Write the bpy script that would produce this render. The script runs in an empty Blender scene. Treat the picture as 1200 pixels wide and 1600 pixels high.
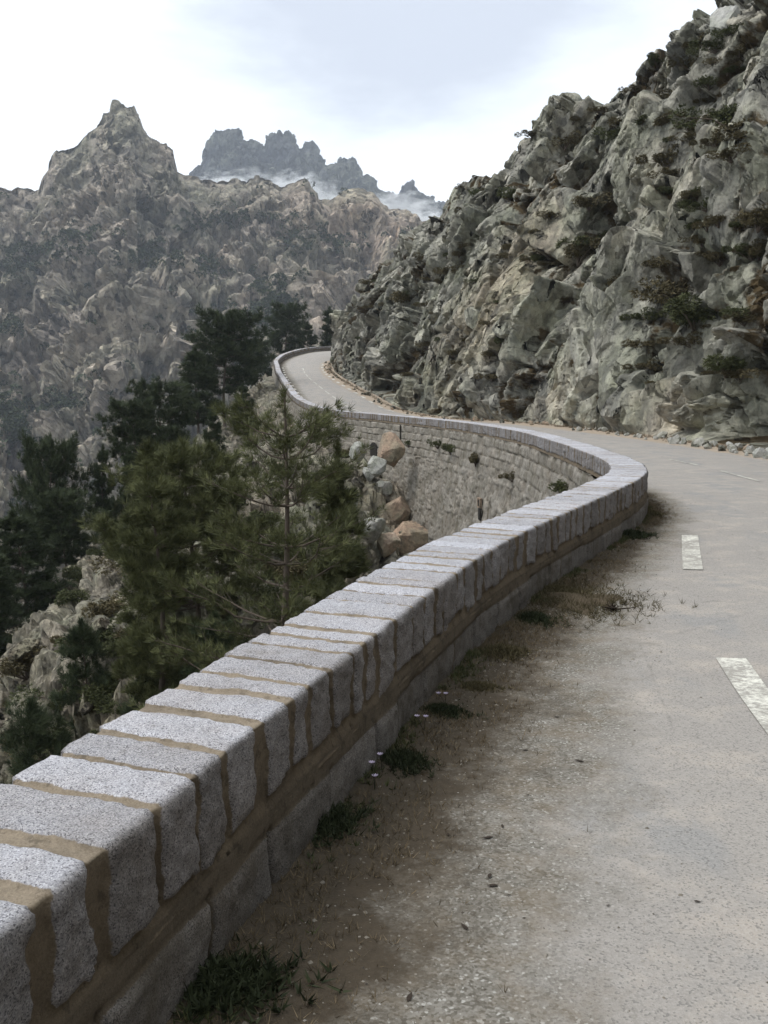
import bpy, math, random
import numpy as np
from mathutils import Vector
from mathutils.bvhtree import BVHTree
random.seed(7); RNG = np.random.default_rng(7)
S = bpy.context.scene
COL = S.collection
R = math.radians

# ------------------------------------------------------------------ camera
F = 1570.0                      # focal length in photo pixels (photo 1200 x 1600)
PITCH = math.atan2(190, F)      # horizon sits at row 610
CAM = Vector((0, 0, 1.6))
cd = bpy.data.cameras.new('camera'); cam = bpy.data.objects.new('camera', cd); COL.objects.link(cam)
cd.sensor_fit = 'VERTICAL'; cd.sensor_height = 24; cd.lens = 24 * F / 1600
cd.clip_start = 0.05; cd.clip_end = 20000
cam.location = CAM; cam.rotation_euler = (R(90) - PITCH, 0, 0)
S.camera = cam

# ------------------------------------------------------------------ world, sun, exposure
SUN_EL, SUN_AZ = R(56), R(-108)         # azimuth from +Y, clockwise; negative = from the left
w = bpy.data.worlds.new('World'); S.world = w; w.use_nodes = True
nt = w.node_tree; N = nt.nodes; L = nt.links; N.clear()
out = N.new('ShaderNodeOutputWorld')
sky = N.new('ShaderNodeTexSky'); sky.sky_type = 'NISHITA'; sky.sun_disc = False
sky.sun_elevation = SUN_EL; sky.sun_rotation = SUN_AZ; sky.altitude = 1200
b1 = N.new('ShaderNodeBackground'); b1.inputs[1].default_value = 0.10
L.new(sky.outputs[0], b1.inputs[0])
b2 = N.new('ShaderNodeBackground'); b2.inputs[1].default_value = 1.0
tc = N.new('ShaderNodeTexCoord')
mp = N.new('ShaderNodeMapping'); mp.inputs['Scale'].default_value = (1.0, 1.0, 2.6); mp.inputs['Location'].default_value = (0.35, 0.1, 0.25)
L.new(tc.outputs['Generated'], mp.inputs[0])
n1 = N.new('ShaderNodeTexNoise'); n1.inputs['Scale'].default_value = 1.9; n1.inputs['Detail'].default_value = 9; n1.inputs['Roughness'].default_value = 0.55; n1.inputs['Distortion'].default_value = 0.4
L.new(mp.outputs[0], n1.inputs['Vector'])
# one broad grey-blue bank of cloud high over the road
vs = N.new('ShaderNodeVectorMath'); vs.operation = 'DISTANCE'
vm = N.new('ShaderNodeMapping'); vm.inputs['Scale'].default_value = (0.75, 0.6, 2.9)
L.new(tc.outputs['Generated'], vm.inputs[0]); L.new(vm.outputs[0], vs.inputs[0]); vs.inputs[1].default_value = (0.02, 0.565, 0.95)
ma = N.new('ShaderNodeMath'); ma.operation = 'MULTIPLY_ADD'; ma.inputs[1].default_value = -1.25; ma.inputs[2].default_value = 0.42
L.new(vs.outputs['Value'], ma.inputs[0])
mxx = N.new('ShaderNodeMath'); mxx.operation = 'MAXIMUM'; mxx.inputs[1].default_value = -0.06; L.new(ma.outputs[0], mxx.inputs[0])
ad = N.new('ShaderNodeMath'); ad.operation = 'ADD'; L.new(mxx.outputs[0], ad.inputs[0])
L.new(n1.outputs['Fac'], ad.inputs[1])
cr = N.new('ShaderNodeValToRGB')
cr.color_ramp.interpolation = 'EASE'
cr.color_ramp.elements[0].position = 0.40; cr.color_ramp.elements[0].color = (1.30, 1.34, 1.34, 1)
cr.color_ramp.elements[1].position = 0.86; cr.color_ramp.elements[1].color = (0.60, 0.65, 0.745, 1)
e = cr.color_ramp.elements.new(0.60); e.color = (1.0, 1.07, 1.13, 1)
L.new(ad.outputs[0], cr.inputs[0]); L.new(cr.outputs[0], b2.inputs[0])
# unseen rear and cliff-side sky dimmed to darken the wall's road face
vd = N.new('ShaderNodeVectorMath'); vd.operation = 'DOT_PRODUCT'; vd.inputs[1].default_value = (-0.5, 0.6, 0.62); L.new(tc.outputs['Generated'], vd.inputs[0])
mr = N.new('ShaderNodeMapRange'); mr.interpolation_type = 'SMOOTHSTEP'; mr.inputs[1].default_value = -0.35; mr.inputs[2].default_value = 0.42; mr.inputs[3].default_value = 0.36; mr.inputs[4].default_value = 1.0
L.new(vd.outputs['Value'], mr.inputs[0]); L.new(mr.outputs[0], b2.inputs[1])
mx = N.new('ShaderNodeMixShader'); mx.inputs[0].default_value = 0.94
L.new(b1.outputs[0], mx.inputs[1]); L.new(b2.outputs[0], mx.inputs[2]); L.new(mx.outputs[0], out.inputs['Surface'])
sd = bpy.data.lights.new('sun', 'SUN'); sun = bpy.data.objects.new('sun', sd); COL.objects.link(sun)
sd.energy = 1.5; sd.angle = R(22); sd.color = (1.0, 0.955, 0.9)
sdir = Vector((math.sin(SUN_AZ) * math.cos(SUN_EL), math.cos(SUN_AZ) * math.cos(SUN_EL), math.sin(SUN_EL)))
sun.rotation_euler = sdir.to_track_quat('Z', 'Y').to_euler()
sun.location = (-20, -5, 60)
S.view_settings.view_transform = 'Standard'; S.view_settings.look = 'None'
S.view_settings.exposure = 0.40; S.view_settings.gamma = 1.0
S.render.engine = 'CYCLES'
S.cycles.max_bounces = 5; S.cycles.diffuse_bounces = 3; S.cycles.glossy_bounces = 1
S.cycles.transmission_bounces = 2; S.cycles.volume_bounces = 1; S.cycles.transparent_max_bounces = 6
S.cycles.volume_max_steps = 64; S.cycles.volume_step_rate = 4

def ray(px, py):
    d = Vector(((px - 600) / F, (800 - py) / F, -1.0))
    return cam.rotation_euler.to_matrix() @ d
def P(px, py, dist):
    """photo pixel -> world point at forward distance dist"""
    d = ray(px, py); return CAM + d * (dist / d.y)

# ------------------------------------------------------------------ numpy noise
def _h(ix, iy, iz, s):
    n = (ix.astype(np.int64) * 374761393 + iy.astype(np.int64) * 668265263 + iz.astype(np.int64) * 3266489917 + s * 1274126177) & 0xffffffff
    n = ((n ^ (n >> 13)) * 1274126177) & 0xffffffff
    n = ((n ^ (n >> 16)) * 2246822519) & 0xffffffff
    n = n ^ (n >> 15)
    return (n & 0xffffff).astype(np.float32) / 16777216.0
def vnoise(p, s=0):
    i = np.floor(p); f = (p - i).astype(np.float32); f = f * f * (3 - 2 * f); i = i.astype(np.int64)
    r = 0
    for a in (0, 1):
        wx = f[:, 0] if a else 1 - f[:, 0]
        for b in (0, 1):
            wy = f[:, 1] if b else 1 - f[:, 1]
            for c in (0, 1):
                wz = f[:, 2] if c else 1 - f[:, 2]
                r = r + wx * wy * wz * _h(i[:, 0] + a, i[:, 1] + b, i[:, 2] + c, s)
    return r * 2 - 1
def fbm(p, scale, oct=4, s=0, rough=0.5):
    r = 0; a = 1; q = p / scale; t = 0
    for k in range(oct):
        r = r + a * vnoise(q + 17.3 * k, s + k * 7); t += a; a *= rough; q = q * 2.03
    return r / t
def sm(a, shp, n=1):
    a = a.reshape(shp)
    for _ in range(n):
        a = np.pad(a, 1, mode='edge'); a = (a[:-2] + 2 * a[1:-1] + a[2:]) / 4; a = (a[:, :-2] + 2 * a[:, 1:-1] + a[:, 2:]) / 4
    return a.ravel()
def _rot(a, b, c):
    from mathutils import Euler
    return np.array(Euler((a, b, c)).to_matrix())
ROTS = [_rot(.3, .5, .2), _rot(-.4, .7, .6), _rot(.6, -.3, 1.1), _rot(.2, .9, -.5), _rot(-.7, -.4, .3)]
def facets(p, scale, s=0, warp=0.35, tilt=1.0, stretch=None, box=0.75):
    """blocky rock: nearest voronoi cell gives a step height and a tilted plane; also the edge distance and a cell id"""
    q = p / scale
    if warp: q = q + warp * np.stack([vnoise(q * 1.7 + 5.1, s + 90), vnoise(q * 1.7 + 9.7, s + 91), vnoise(q * 1.7 + 2.3, s + 92)], 1)
    if stretch is not None: q = q @ stretch
    q = q @ ROTS[s % 5]
    i = np.floor(q).astype(np.int64)
    n = len(q); f1 = np.full(n, 9., np.float32); f2 = np.full(n, 9., np.float32)
    bi = np.zeros((n, 3), np.int64); bo = np.zeros((n, 3), np.float32)
    for a in (-1, 0, 1):
        for b in (-1, 0, 1):
            for c in (-1, 0, 1):
                ci = i + np.array([a, b, c])
                o = np.stack([_h(ci[:, 0], ci[:, 1], ci[:, 2], s + k) for k in (1, 2, 3)], 1)
                dv = (q - ci - o).astype(np.float32); d = (1 - box) * np.sqrt((dv * dv).sum(1)) + box * np.abs(dv).max(1)
                m = d < f1
                f2 = np.where(m, f1, np.minimum(f2, d)); f1 = np.where(m, d, f1)
                bi[m] = ci[m]; bo[m] = dv[m]
    hid = _h(bi[:, 0], bi[:, 1], bi[:, 2], s + 11)
    g = np.stack([_h(bi[:, 0], bi[:, 1], bi[:, 2], s + 12 + k) for k in range(3)], 1) * 2 - 1
    hgt = (hid * 2 - 1) * 0.6 + tilt * (bo * g).sum(1)
    return hgt, f2 - f1, hid

# ------------------------------------------------------------------ mesh helpers
def mesh_from(name, V, Fq, smooth=False, attrs=None):
    V = np.asarray(V, np.float32); Fq = np.asarray(Fq, np.int32)
    me = bpy.data.meshes.new(name); k = Fq.shape[1]
    me.vertices.add(len(V)); me.vertices.foreach_set('co', V.ravel())
    me.loops.add(Fq.size); me.loops.foreach_set('vertex_index', Fq.ravel())
    me.polygons.add(len(Fq)); me.polygons.foreach_set('loop_start', np.arange(0, Fq.size, k, dtype=np.int32))
    me.update(calc_edges=True)
    me.polygons.foreach_set('use_smooth', np.full(len(Fq), smooth))
    for an, av in (attrs or {}).items():
        a = me.attributes.new(an, 'FLOAT', 'POINT'); a.data.foreach_set('value', np.asarray(av, np.float32).ravel())
    me.validate(); return me
def grid_faces(nr, nc, off=0):
    i = np.arange(nr * nc).reshape(nr, nc)
    return np.stack([i[:-1, :-1].ravel(), i[:-1, 1:].ravel(), i[1:, 1:].ravel(), i[1:, :-1].ravel()], 1) + off
def link(name, me, mat, parent=None, loc=None):
    o = bpy.data.objects.new(name, me); COL.objects.link(o)
    if mat: me.materials.clear(); me.materials.append(mat)
    if parent: o.parent = parent
    if loc is not None: o.location = loc
    return o
def tag(o, label=None, cat=None, group=None, kind=None):
    if label: o['label'] = label
    if cat: o['category'] = cat
    if group: o['group'] = group
    if kind: o['kind'] = kind
    return o
def empty(name, loc=(0, 0, 0), rz=0):
    o = bpy.data.objects.new(name, None); COL.objects.link(o); o.location = loc; o.rotation_euler = (0, 0, rz)
    o.empty_display_size = 0.2; return o
def normals_grid(Pg):
    du = np.gradient(Pg, axis=0); dv = np.gradient(Pg, axis=1)
    n = np.cross(du, dv); return n / (np.linalg.norm(n, axis=2, keepdims=True) + 1e-9)
def catmull(pts, u):
    """pts (n,k); u float param 0..n-1"""
    pts = np.asarray(pts, float); n = len(pts)
    u = np.clip(np.asarray(u, float), 0, n - 1 - 1e-6); i = u.astype(int); t = (u - i)[:, None]
    g = lambda k: pts[np.clip(k, 0, n - 1)]
    p0, p1, p2, p3 = g(i - 1), g(i), g(i + 1), g(i + 2)
    return 0.5 * (2 * p1 + (p2 - p0) * t + (2 * p0 - 5 * p1 + 4 * p2 - p3) * t**2 + (3 * p1 - p0 - 3 * p2 + p3) * t**3)
def interp_rows(tab, x):
    tab = np.asarray(tab, float); return np.stack([np.interp(x, tab[:, 0], tab[:, k]) for k in range(1, tab.shape[1])], 1)

# ------------------------------------------------------------------ materials
class M:
    def __init__(s, name, rough=0.9):
        s.m = bpy.data.materials.new(name); s.m.use_nodes = True; s.nt = s.m.node_tree; s.N = s.nt.nodes; s.L = s.nt.links
        s.b = s.N['Principled BSDF']; s.b.inputs['Roughness'].default_value = rough
        s.b.inputs['Specular IOR Level'].default_value = 0.25
        s.tc = s.N.new('ShaderNodeTexCoord').outputs['Object']
    def attr(s, n):
        a = s.N.new('ShaderNodeAttribute'); a.attribute_name = n; return a.outputs['Fac']
    def noise(s, scale, detail=4, rough=0.55, vec=None, dist=0):
        n = s.N.new('ShaderNodeTexNoise'); n.inputs['Scale'].default_value = scale; n.inputs['Detail'].default_value = detail
        n.inputs['Roughness'].default_value = rough; n.inputs['Distortion'].default_value = dist
        s.L.new(vec if vec else s.tc, n.inputs['Vector']); return n.outputs['Fac']
    def vor(s, scale, feature='F1', out='Distance', vec=None, rnd=1):
        n = s.N.new('ShaderNodeTexVoronoi'); n.feature = feature; n.inputs['Scale'].default_value = scale; n.inputs['Randomness'].default_value = rnd
        s.L.new(vec if vec else s.tc, n.inputs['Vector']); return n.outputs[out]
    def mapping(s, scale, rot=(0, 0, 0)):
        n = s.N.new('ShaderNodeMapping'); n.inputs['Scale'].default_value = scale; n.inputs['Rotation'].default_value = rot
        s.L.new(s.tc, n.inputs[0]); return n.outputs[0]
    def ramp(s, f, *st):
        n = s.N.new('ShaderNodeValToRGB'); e = n.color_ramp.elements
        for k, (p, c) in enumerate(st):
            if not isinstance(c, tuple): c = (c, c, c)
            x = e[k] if k < 2 else e.new(p)
            x.position = p; x.color = (*c, 1)
        s.L.new(f, n.inputs[0]); return n.outputs[0]
    def step(s, f, a, b):
        n = s.N.new('ShaderNodeMapRange'); n.inputs[1].default_value = a; n.inputs[2].default_value = b
        s.L.new(f, n.inputs[0]); return n.outputs[0]
    def mix(s, f, a, b, mode='MIX'):
        n = s.N.new('ShaderNodeMix'); n.data_type = 'RGBA'; n.blend_type = mode
        for sock, v in ((n.inputs[0], f), (n.inputs[6], a), (n.inputs[7], b)):
            if isinstance(v, (int, float)): sock.default_value = v
            elif isinstance(v, tuple): sock.default_value = (*v, 1)
            else: s.L.new(v, sock)
        return n.outputs[2]
    def math(s, op, a, b=0.0):
        n = s.N.new('ShaderNodeMath'); n.operation = op
        for sock, v in ((n.inputs[0], a), (n.inputs[1], b)):
            if isinstance(v, (int, float)): sock.default_value = v
            else: s.L.new(v, sock)
        return n.outputs[0]
    def facet(s, size, tilt, stepv, rot, sx=(1, 1, 1)):
        """fractured planes: every voronoi cell is a flat tilted face; returns height in metres and a random value per cell"""
        mp = s.N.new('ShaderNodeMapping'); mp.inputs['Rotation'].default_value = rot; mp.inputs['Scale'].default_value = tuple(a / size for a in sx); s.L.new(s.tc, mp.inputs[0])
        nz = s.N.new('ShaderNodeTexNoise'); nz.inputs['Scale'].default_value = 1.3; nz.inputs['Detail'].default_value = 3; s.L.new(mp.outputs[0], nz.inputs['Vector'])
        wv = s.N.new('ShaderNodeVectorMath'); wv.operation = 'MULTIPLY_ADD'; wv.inputs[1].default_value = (.22, .22, .22)
        s.L.new(nz.outputs['Color'], wv.inputs[0]); s.L.new(mp.outputs[0], wv.inputs[2])
        v = s.N.new('ShaderNodeTexVoronoi'); v.feature = 'F1'; v.distance = 'CHEBYCHEV'; v.inputs['Scale'].default_value = 1; s.L.new(wv.outputs[0], v.inputs['Vector'])
        df = s.N.new('ShaderNodeVectorMath'); df.operation = 'SUBTRACT'; s.L.new(wv.outputs[0], df.inputs[0]); s.L.new(v.outputs['Position'], df.inputs[1])
        g = s.N.new('ShaderNodeVectorMath'); g.operation = 'MULTIPLY_ADD'; g.inputs[1].default_value = (2, 2, 2); g.inputs[2].default_value = (-1, -1, -1); s.L.new(v.outputs['Color'], g.inputs[0])
        dt = s.N.new('ShaderNodeVectorMath'); dt.operation = 'DOT_PRODUCT'; s.L.new(df.outputs[0], dt.inputs[0]); s.L.new(g.outputs[0], dt.inputs[1])
        sp = s.N.new('ShaderNodeSeparateColor'); s.L.new(v.outputs['Color'], sp.inputs[0])
        return s.math('ADD', s.math('MULTIPLY', dt.outputs['Value'], tilt * size), s.math('MULTIPLY', sp.outputs[1], stepv * size)), sp.outputs[2]
    def color(s, c):
        if isinstance(c, tuple): s.b.inputs['Base Color'].default_value = (*c, 1)
        else: s.L.new(c, s.b.inputs['Base Color'])
        return s
    def bump(s, h, strength=0.5, dist=0.02):
        n = s.N.new('ShaderNodeBump'); n.inputs['Strength'].default_value = strength; n.inputs['Distance'].default_value = dist
        s.L.new(h, n.inputs['Height'])
        prev = s.b.inputs['Normal'].links
        if prev: s.L.new(prev[0].from_socket, n.inputs['Normal'])
        s.L.new(n.outputs[0], s.b.inputs['Normal']); return s

def rock_material(name, light, dark, warm, veg, k=1.0, vegamt=0.62, lichen=(0.21, 0.23, 0.17), bdist=0.1, fs=0.0):
    m = M(name, 0.95)
    t = m.attr('tint'); t2 = m.attr('tint2')
    c = m.mix(t, dark, light)
    c = m.mix(m.math('MULTIPLY', m.step(t2, 0.45, 1.0), 0.55), c, warm)
    n = m.noise(0.35 * k, 6, 0.6)
    c = m.mix(m.step(n, 0.42, 0.62), c, m.mix(0.5, c, lichen))
    n2 = m.noise(2.3 * k, 8, 0.68)
    c = m.mix(m.ramp(n2, (0.34, 0.0), (0.70, 1.0)), m.mix(1.0, c, (0.62, 0.62, 0.62), 'MULTIPLY'), m.mix(1.0, c, (1.32, 1.3, 1.26), 'MULTIPLY'))
    n3 = m.noise(13 * k, 5, 0.7)
    c = m.mix(m.step(n3, 0.55, 0.68), c, m.mix(1.0, c, (0.6, 0.6, 0.58), 'MULTIPLY'))
    st = m.noise(1.0, 5, 0.6, m.mapping((1.1 * k, 1.1 * k, 0.22 * k)))
    c = m.mix(m.math('MULTIPLY', m.step(st, 0.56, 0.70), 0.6), c, (0.055, 0.055, 0.05))
    v = m.attr('veg')
    vn = m.math('ADD', v, m.math('MULTIPLY', m.math('SUBTRACT', m.noise(1.6 * k, 6, 0.65), 0.5), 0.9))
    vm_ = m.step(vn, vegamt - 0.06, vegamt + 0.06)
    vc = m.mix(m.noise(3.1 * k, 4), veg, (veg[0] * 1.9, veg[1] * 1.5, veg[2] * 1.2))
    c = m.mix(vm_, c, vc)
    hts = []
    if fs:
        for q_, (sz, tl, stp, rt) in enumerate([(fs, .9, .35, (.5, .3, .2)), (fs * .40, .75, .32, (-.3, .8, .9)), (fs * .15, .35, .2, (.9, -.5, .4))]):
            h_, r_ = m.facet(sz, tl, stp, rt, (1, 1, .7)); hts.append(h_)
            c = m.mix(m.math('SUBTRACT', 1.0, vm_), c, m.mix(1.0, c, m.ramp(r_, (0, (.80, .80, .80)), (1, (1.2, 1.19, 1.16))), 'MULTIPLY'))
    m.color(c)
    for h_ in hts: m.bump(h_, 1.0, 1.0)
    m.bump(m.noise(1.2 * k, 8, 0.7), 0.15, bdist * 1.4)
    m.bump(m.vor(3.0 * k, 'DISTANCE_TO_EDGE', 'Distance', m.mapping((1, 1, 0.6), (0.5, 0.4, 0.2))), 0.3, bdist * .7)
    m.bump(m.noise(9 * k, 6, 0.75), 0.8, bdist * 0.35)
    return m.m

ROCK_CLIFF = rock_material('cliff_rock', (0.45, 0.445, 0.415), (0.165, 0.165, 0.15), (0.44, 0.37, 0.275), (0.05, 0.042, 0.024), 1.0, 0.55, fs=2.6)
ROCK_SLOPE = rock_material('slope_rock', (0.34, 0.315, 0.275), (0.14, 0.13, 0.11), (0.27, 0.195, 0.135), (0.038, 0.036, 0.018), 1.3, 0.50, fs=0.9)
ROCK_MTN = rock_material('mountain_rock', (0.48, 0.425, 0.375), (0.135, 0.122, 0.115), (0.54, 0.40, 0.32), (0.045, 0.048, 0.03), 0.07, 0.63, bdist=1.2, fs=16.0)
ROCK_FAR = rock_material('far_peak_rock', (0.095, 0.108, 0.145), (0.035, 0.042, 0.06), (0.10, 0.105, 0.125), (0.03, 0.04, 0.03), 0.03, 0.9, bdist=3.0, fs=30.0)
ROCK_PINK = rock_material('pink_boulder_rock', (0.42, 0.33, 0.26), (0.27, 0.20, 0.15), (0.40, 0.25, 0.17), (0.05, 0.05, 0.02), 2.5, 0.9, bdist=0.05)
ROCK_PALE = rock_material('pale_boulder_rock', (0.46, 0.46, 0.45), (0.30, 0.30, 0.29), (0.40, 0.36, 0.30), (0.05, 0.05, 0.02), 2.5, 0.9, bdist=0.05)

def granite(m, base_l, base_d, k=1.0):
    sp = m.noise(190 * k, 4, 0.8); sp2 = m.vor(300 * k, 'F1', 'Color')
    c = m.mix(m.ramp(sp, (0.36, 0.0), (0.60, 1.0)), base_d, base_l)
    sep = m.N.new('ShaderNodeSeparateColor'); m.L.new(sp2, sep.inputs[0])
    c = m.mix(m.math('MULTIPLY', m.step(sep.outputs[0], 0.80, 0.84), 0.75), c, (base_d[0]*.35, base_d[1]*.35, base_d[2]*.37))
    c = m.mix(m.math('MULTIPLY', m.step(sep.outputs[1], 0.80, 0.86), 0.6), c, (min(.8, base_l[0]*1.4), min(.8, base_l[1]*1.4), min(.8, base_l[2]*1.4)))
    return c
def wall_material(name, light, dark, mort, dirt, dirtamt=0.5, k=1.0):
    m = M(name, 0.88)
    g = granite(m, light, dark, k)
    tt = m.attr('tint')
    g = m.mix(tt, m.mix(1.0, g, (0.78, 0.75, 0.74), 'MULTIPLY'), m.mix(1.0, g, (1.08, 1.06, 1.08), 'MULTIPLY'))
    g = m.mix(m.math('MULTIPLY', m.step(m.noise(1.3, 6, 0.7), 0.45, 0.7), 0.55), g, m.mix(1.0, g, (0.98, 0.90, 0.82), 'MULTIPLY'))
    g = m.mix(m.math('MULTIPLY', m.step(m.noise(23, 5, 0.75), 0.60, 0.66), 0.55), g, m.mix(1.0, g, (0.5, 0.48, 0.45), 'MULTIPLY'))
    bl = m.noise(9, 5, 0.65)
    g = m.mix(m.math('MULTIPLY', m.step(bl, 0.5, 0.68), dirtamt), g, m.mix(1.0, g, (0.52, 0.48, 0.42), 'MULTIPLY'))
    gr = m.noise(2.2, 6, 0.7)
    g = m.mix(m.math('MULTIPLY', m.step(gr, 0.48, 0.66), dirtamt), g, dirt)
    mc = m.mix(m.noise(14, 6, 0.7), (mort[0] * 0.62, mort[1] * 0.58, mort[2] * 0.52), (mort[0] * 1.25, mort[1] * 1.22, mort[2] * 1.2))
    mc = m.mix(m.step(m.noise(4, 5, 0.7), 0.50, 0.72), mc, dirt)
    mc = m.mix(m.ramp(m.noise(150, 4, 0.8), (0.35, 0.75), (0.65, 0.0)), mc, m.mix(1.0, mc, (0.55, 0.53, 0.5), 'MULTIPLY'))
    mc = m.mix(m.math('MULTIPLY', m.step(m.noise(17, 6, 0.75), 0.55, 0.62), 0.6), mc, (dirt[0] * .6, dirt[1] * .6, dirt[2] * .6))
    mm = m.step(m.math('ADD', m.attr('mortar'), m.math('MULTIPLY', m.math('SUBTRACT', m.noise(45, 4, 0.7), 0.5), 0.55)), 0.42, 0.58)
    c = m.mix(mm, g, mc)
    # groove dirt collected in the open joints
    c = m.mix(m.step(m.attr('joint'), 0.35, 0.9), c, (0.045, 0.04, 0.033))
    # shade of the vertical faces, painted into the stone and mortar colour
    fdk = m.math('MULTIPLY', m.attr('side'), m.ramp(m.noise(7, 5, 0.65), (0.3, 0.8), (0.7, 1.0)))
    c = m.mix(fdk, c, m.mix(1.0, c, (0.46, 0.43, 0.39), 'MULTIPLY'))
    m.color(c)
    m.bump(m.noise(60, 6, 0.75), 0.9, 0.008); m.bump(m.noise(220, 3, 0.8), 0.6, 0.003)
    return m.m
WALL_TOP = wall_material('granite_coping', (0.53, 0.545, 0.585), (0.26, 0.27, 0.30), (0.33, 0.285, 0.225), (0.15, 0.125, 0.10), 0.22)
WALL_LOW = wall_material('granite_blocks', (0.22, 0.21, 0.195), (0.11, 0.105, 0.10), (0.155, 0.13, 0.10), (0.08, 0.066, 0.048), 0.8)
WALL_RET = wall_material('retaining_stone', (0.32, 0.305, 0.265), (0.18, 0.17, 0.148), (0.17, 0.155, 0.125), (0.12, 0.11, 0.085), 0.85, 0.8)

# ------------------------------------------------------------------ road layout (left edge at the wall, right edge at the cliff)
ST = [  # Lx, Ly, Lz, Cx, Cy, Cz
 (-4.0,-9,0, 3.4,-12,0), (-2.5,-4,0, 4.6,-6,0), (-1.25,0,0, 5.6,-1,0), (-.25,3.4,0, 6.2,3,0), (.56,6,0, 6.9,7,0), (1.21,7.63,0, 7.4,10,0),
 (2.19,9.8,0, 7.9,13,0), (3.0,11.7,0, 8.4,16,0), (3.45,13.2,0, 8.8,18.5,0), (3.7,15,0, 9.0,21,0), (3.80,17.2,0, 9.2,24,0),
 (3.87,20,0, 9.1,26.5,0), (3.75,26,0, 8.8,32,0), (2.6,34,0, 7.9,40,0), (.4,42.3,0, 5.9,50,0), (-2.5,50.3,.1, 3.0,58,0),
 (-4.7,60,.5, .6,67,.35), (-6.3,70,1.2, -1.2,74,1.2), (-7.7,80,1.95, -2.9,82,2.0), (-9.1,90,2.7, -4.4,90,2.8),
 (-10.3,100,3.5, -5.4,98,3.5), (-11.3,109,4.3, -5.8,106,4.4), (-11.0,117,5.3, -5.2,111,4.9), (-8.9,126,6.3, -3.5,115,5.6),
 (-5,131,6.7, -1,118,6.2), (2,136,7.2, 3,121,6.8), (10,140,7.6, 9,124,7.4)]
ST = np.array(ST, float); NS = len(ST)
# resample with spacing that grows away from the camera
def stations(minstep, k, u0=0.0, u1=NS - 1.0):
    uu = np.linspace(u0, u1, 9000); p = catmull(ST, uu)[:, :3]
    seg = np.linalg.norm(np.diff(p, axis=0), axis=1); mid = (p[1:] + p[:-1]) / 2
    dist = np.maximum(np.hypot(mid[:, 0], mid[:, 1]), 0.5)
    step = np.maximum(minstep, k * dist); step = np.where(mid[:, 1] < 0.8, np.maximum(step, 0.05), step)
    cnt = np.concatenate([[0], np.cumsum(seg / step)])
    return np.interp(np.arange(0, cnt[-1], 1.0), cnt, uu)
def xl_of_y(y):     # road-side face of the wall, as x for a given y (monotone part)
    uu = np.linspace(0, 21, 2000); p = catmull(ST, uu); return np.interp(y, p[:, 1], p[:, 0])
def zl_of_y(y):
    uu = np.linspace(0, 21, 2000); p = catmull(ST, uu); return np.interp(y, p[:, 1], p[:, 2])

# ---- road sheet
us = stations(0.05, 0.008)
row = catmull(ST, us)
fr = np.concatenate([np.linspace(-0.06, 0.25, 60), np.linspace(0.26, 0.9, 40), np.linspace(0.91, 1.12, 24)])
Lp, Cp = row[:, None, :3], row[:, None, 3:]
G = Lp + (Cp - Lp) * fr[None, :, None]
wd = np.linalg.norm(row[:, 3:] - row[:, :3], axis=1)
dl = (fr[None, :] * wd[:, None]); dc = ((1 - fr)[None, :] * wd[:, None])
q = G.reshape(-1, 3)
camber = 0.05 * np.sin(np.clip(fr, 0, 1) * math.pi)[None, :]
edge = np.clip(1 - dl / 1.0, 0, 1)
G[..., 2] += camber + (0.012 * fbm(q, 1.3, 3, 3)).reshape(dl.shape) + edge * (0.02 + 0.02 * fbm(q, 0.25, 3, 5).reshape(dl.shape)) + edge**3 * 0.03
G[..., 2] += np.clip(1 - dc / 0.8, 0, 1) * (0.06 + 0.05 * fbm(q, 0.5, 3, 8).reshape(dl.shape))
ROAD_G = G
me = mesh_from('road', G.reshape(-1, 3), grid_faces(*dl.shape), True, {'dl': dl, 'dc': dc})
m = M('weathered_asphalt', 0.93)
dlA, dcA = m.attr('dl'), m.attr('dc')
agg = m.vor(150, 'F1', 'Color'); sp = m.N.new('ShaderNodeSeparateColor'); m.L.new(agg, sp.inputs[0])
base = m.mix(m.noise(0.9, 6, 0.6), (0.225, 0.21, 0.197), (0.325, 0.303, 0.28))
base = m.mix(m.step(m.noise(1.7, 4, 0.6, m.mapping((1, 0.35, 1), (0, 0, -0.3))), 0.52, 0.62), base, (0.235, 0.23, 0.225))
base = m.mix(m.math('MULTIPLY', m.step(m.noise(2.6, 7, 0.7), 0.5, 0.64), 0.6), base, (0.39, 0.345, 0.30))
base = m.mix(m.math('MULTIPLY', sp.outputs[0], 0.30), base, (0.48, 0.455, 0.43))
base = m.mix(m.math('MULTIPLY', m.step(sp.outputs[1], 0.84, 0.9), 0.6), base, (0.13, 0.125, 0.12))
# thin crack lines and a repaired strip
ck = m.vor(0.55, 'DISTANCE_TO_EDGE', 'Distance', m.mapping((1, 0.7, 1)))
ckw = m.math('ADD', ck, m.math('MULTIPLY', m.math('SUBTRACT', m.noise(7, 5, 0.7), 0.5), 0.05))
base = m.mix(m.math('MULTIPLY', m.step(ckw, 0.004, -0.006), 0.3), base, (0.085, 0.08, 0.075))
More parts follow.
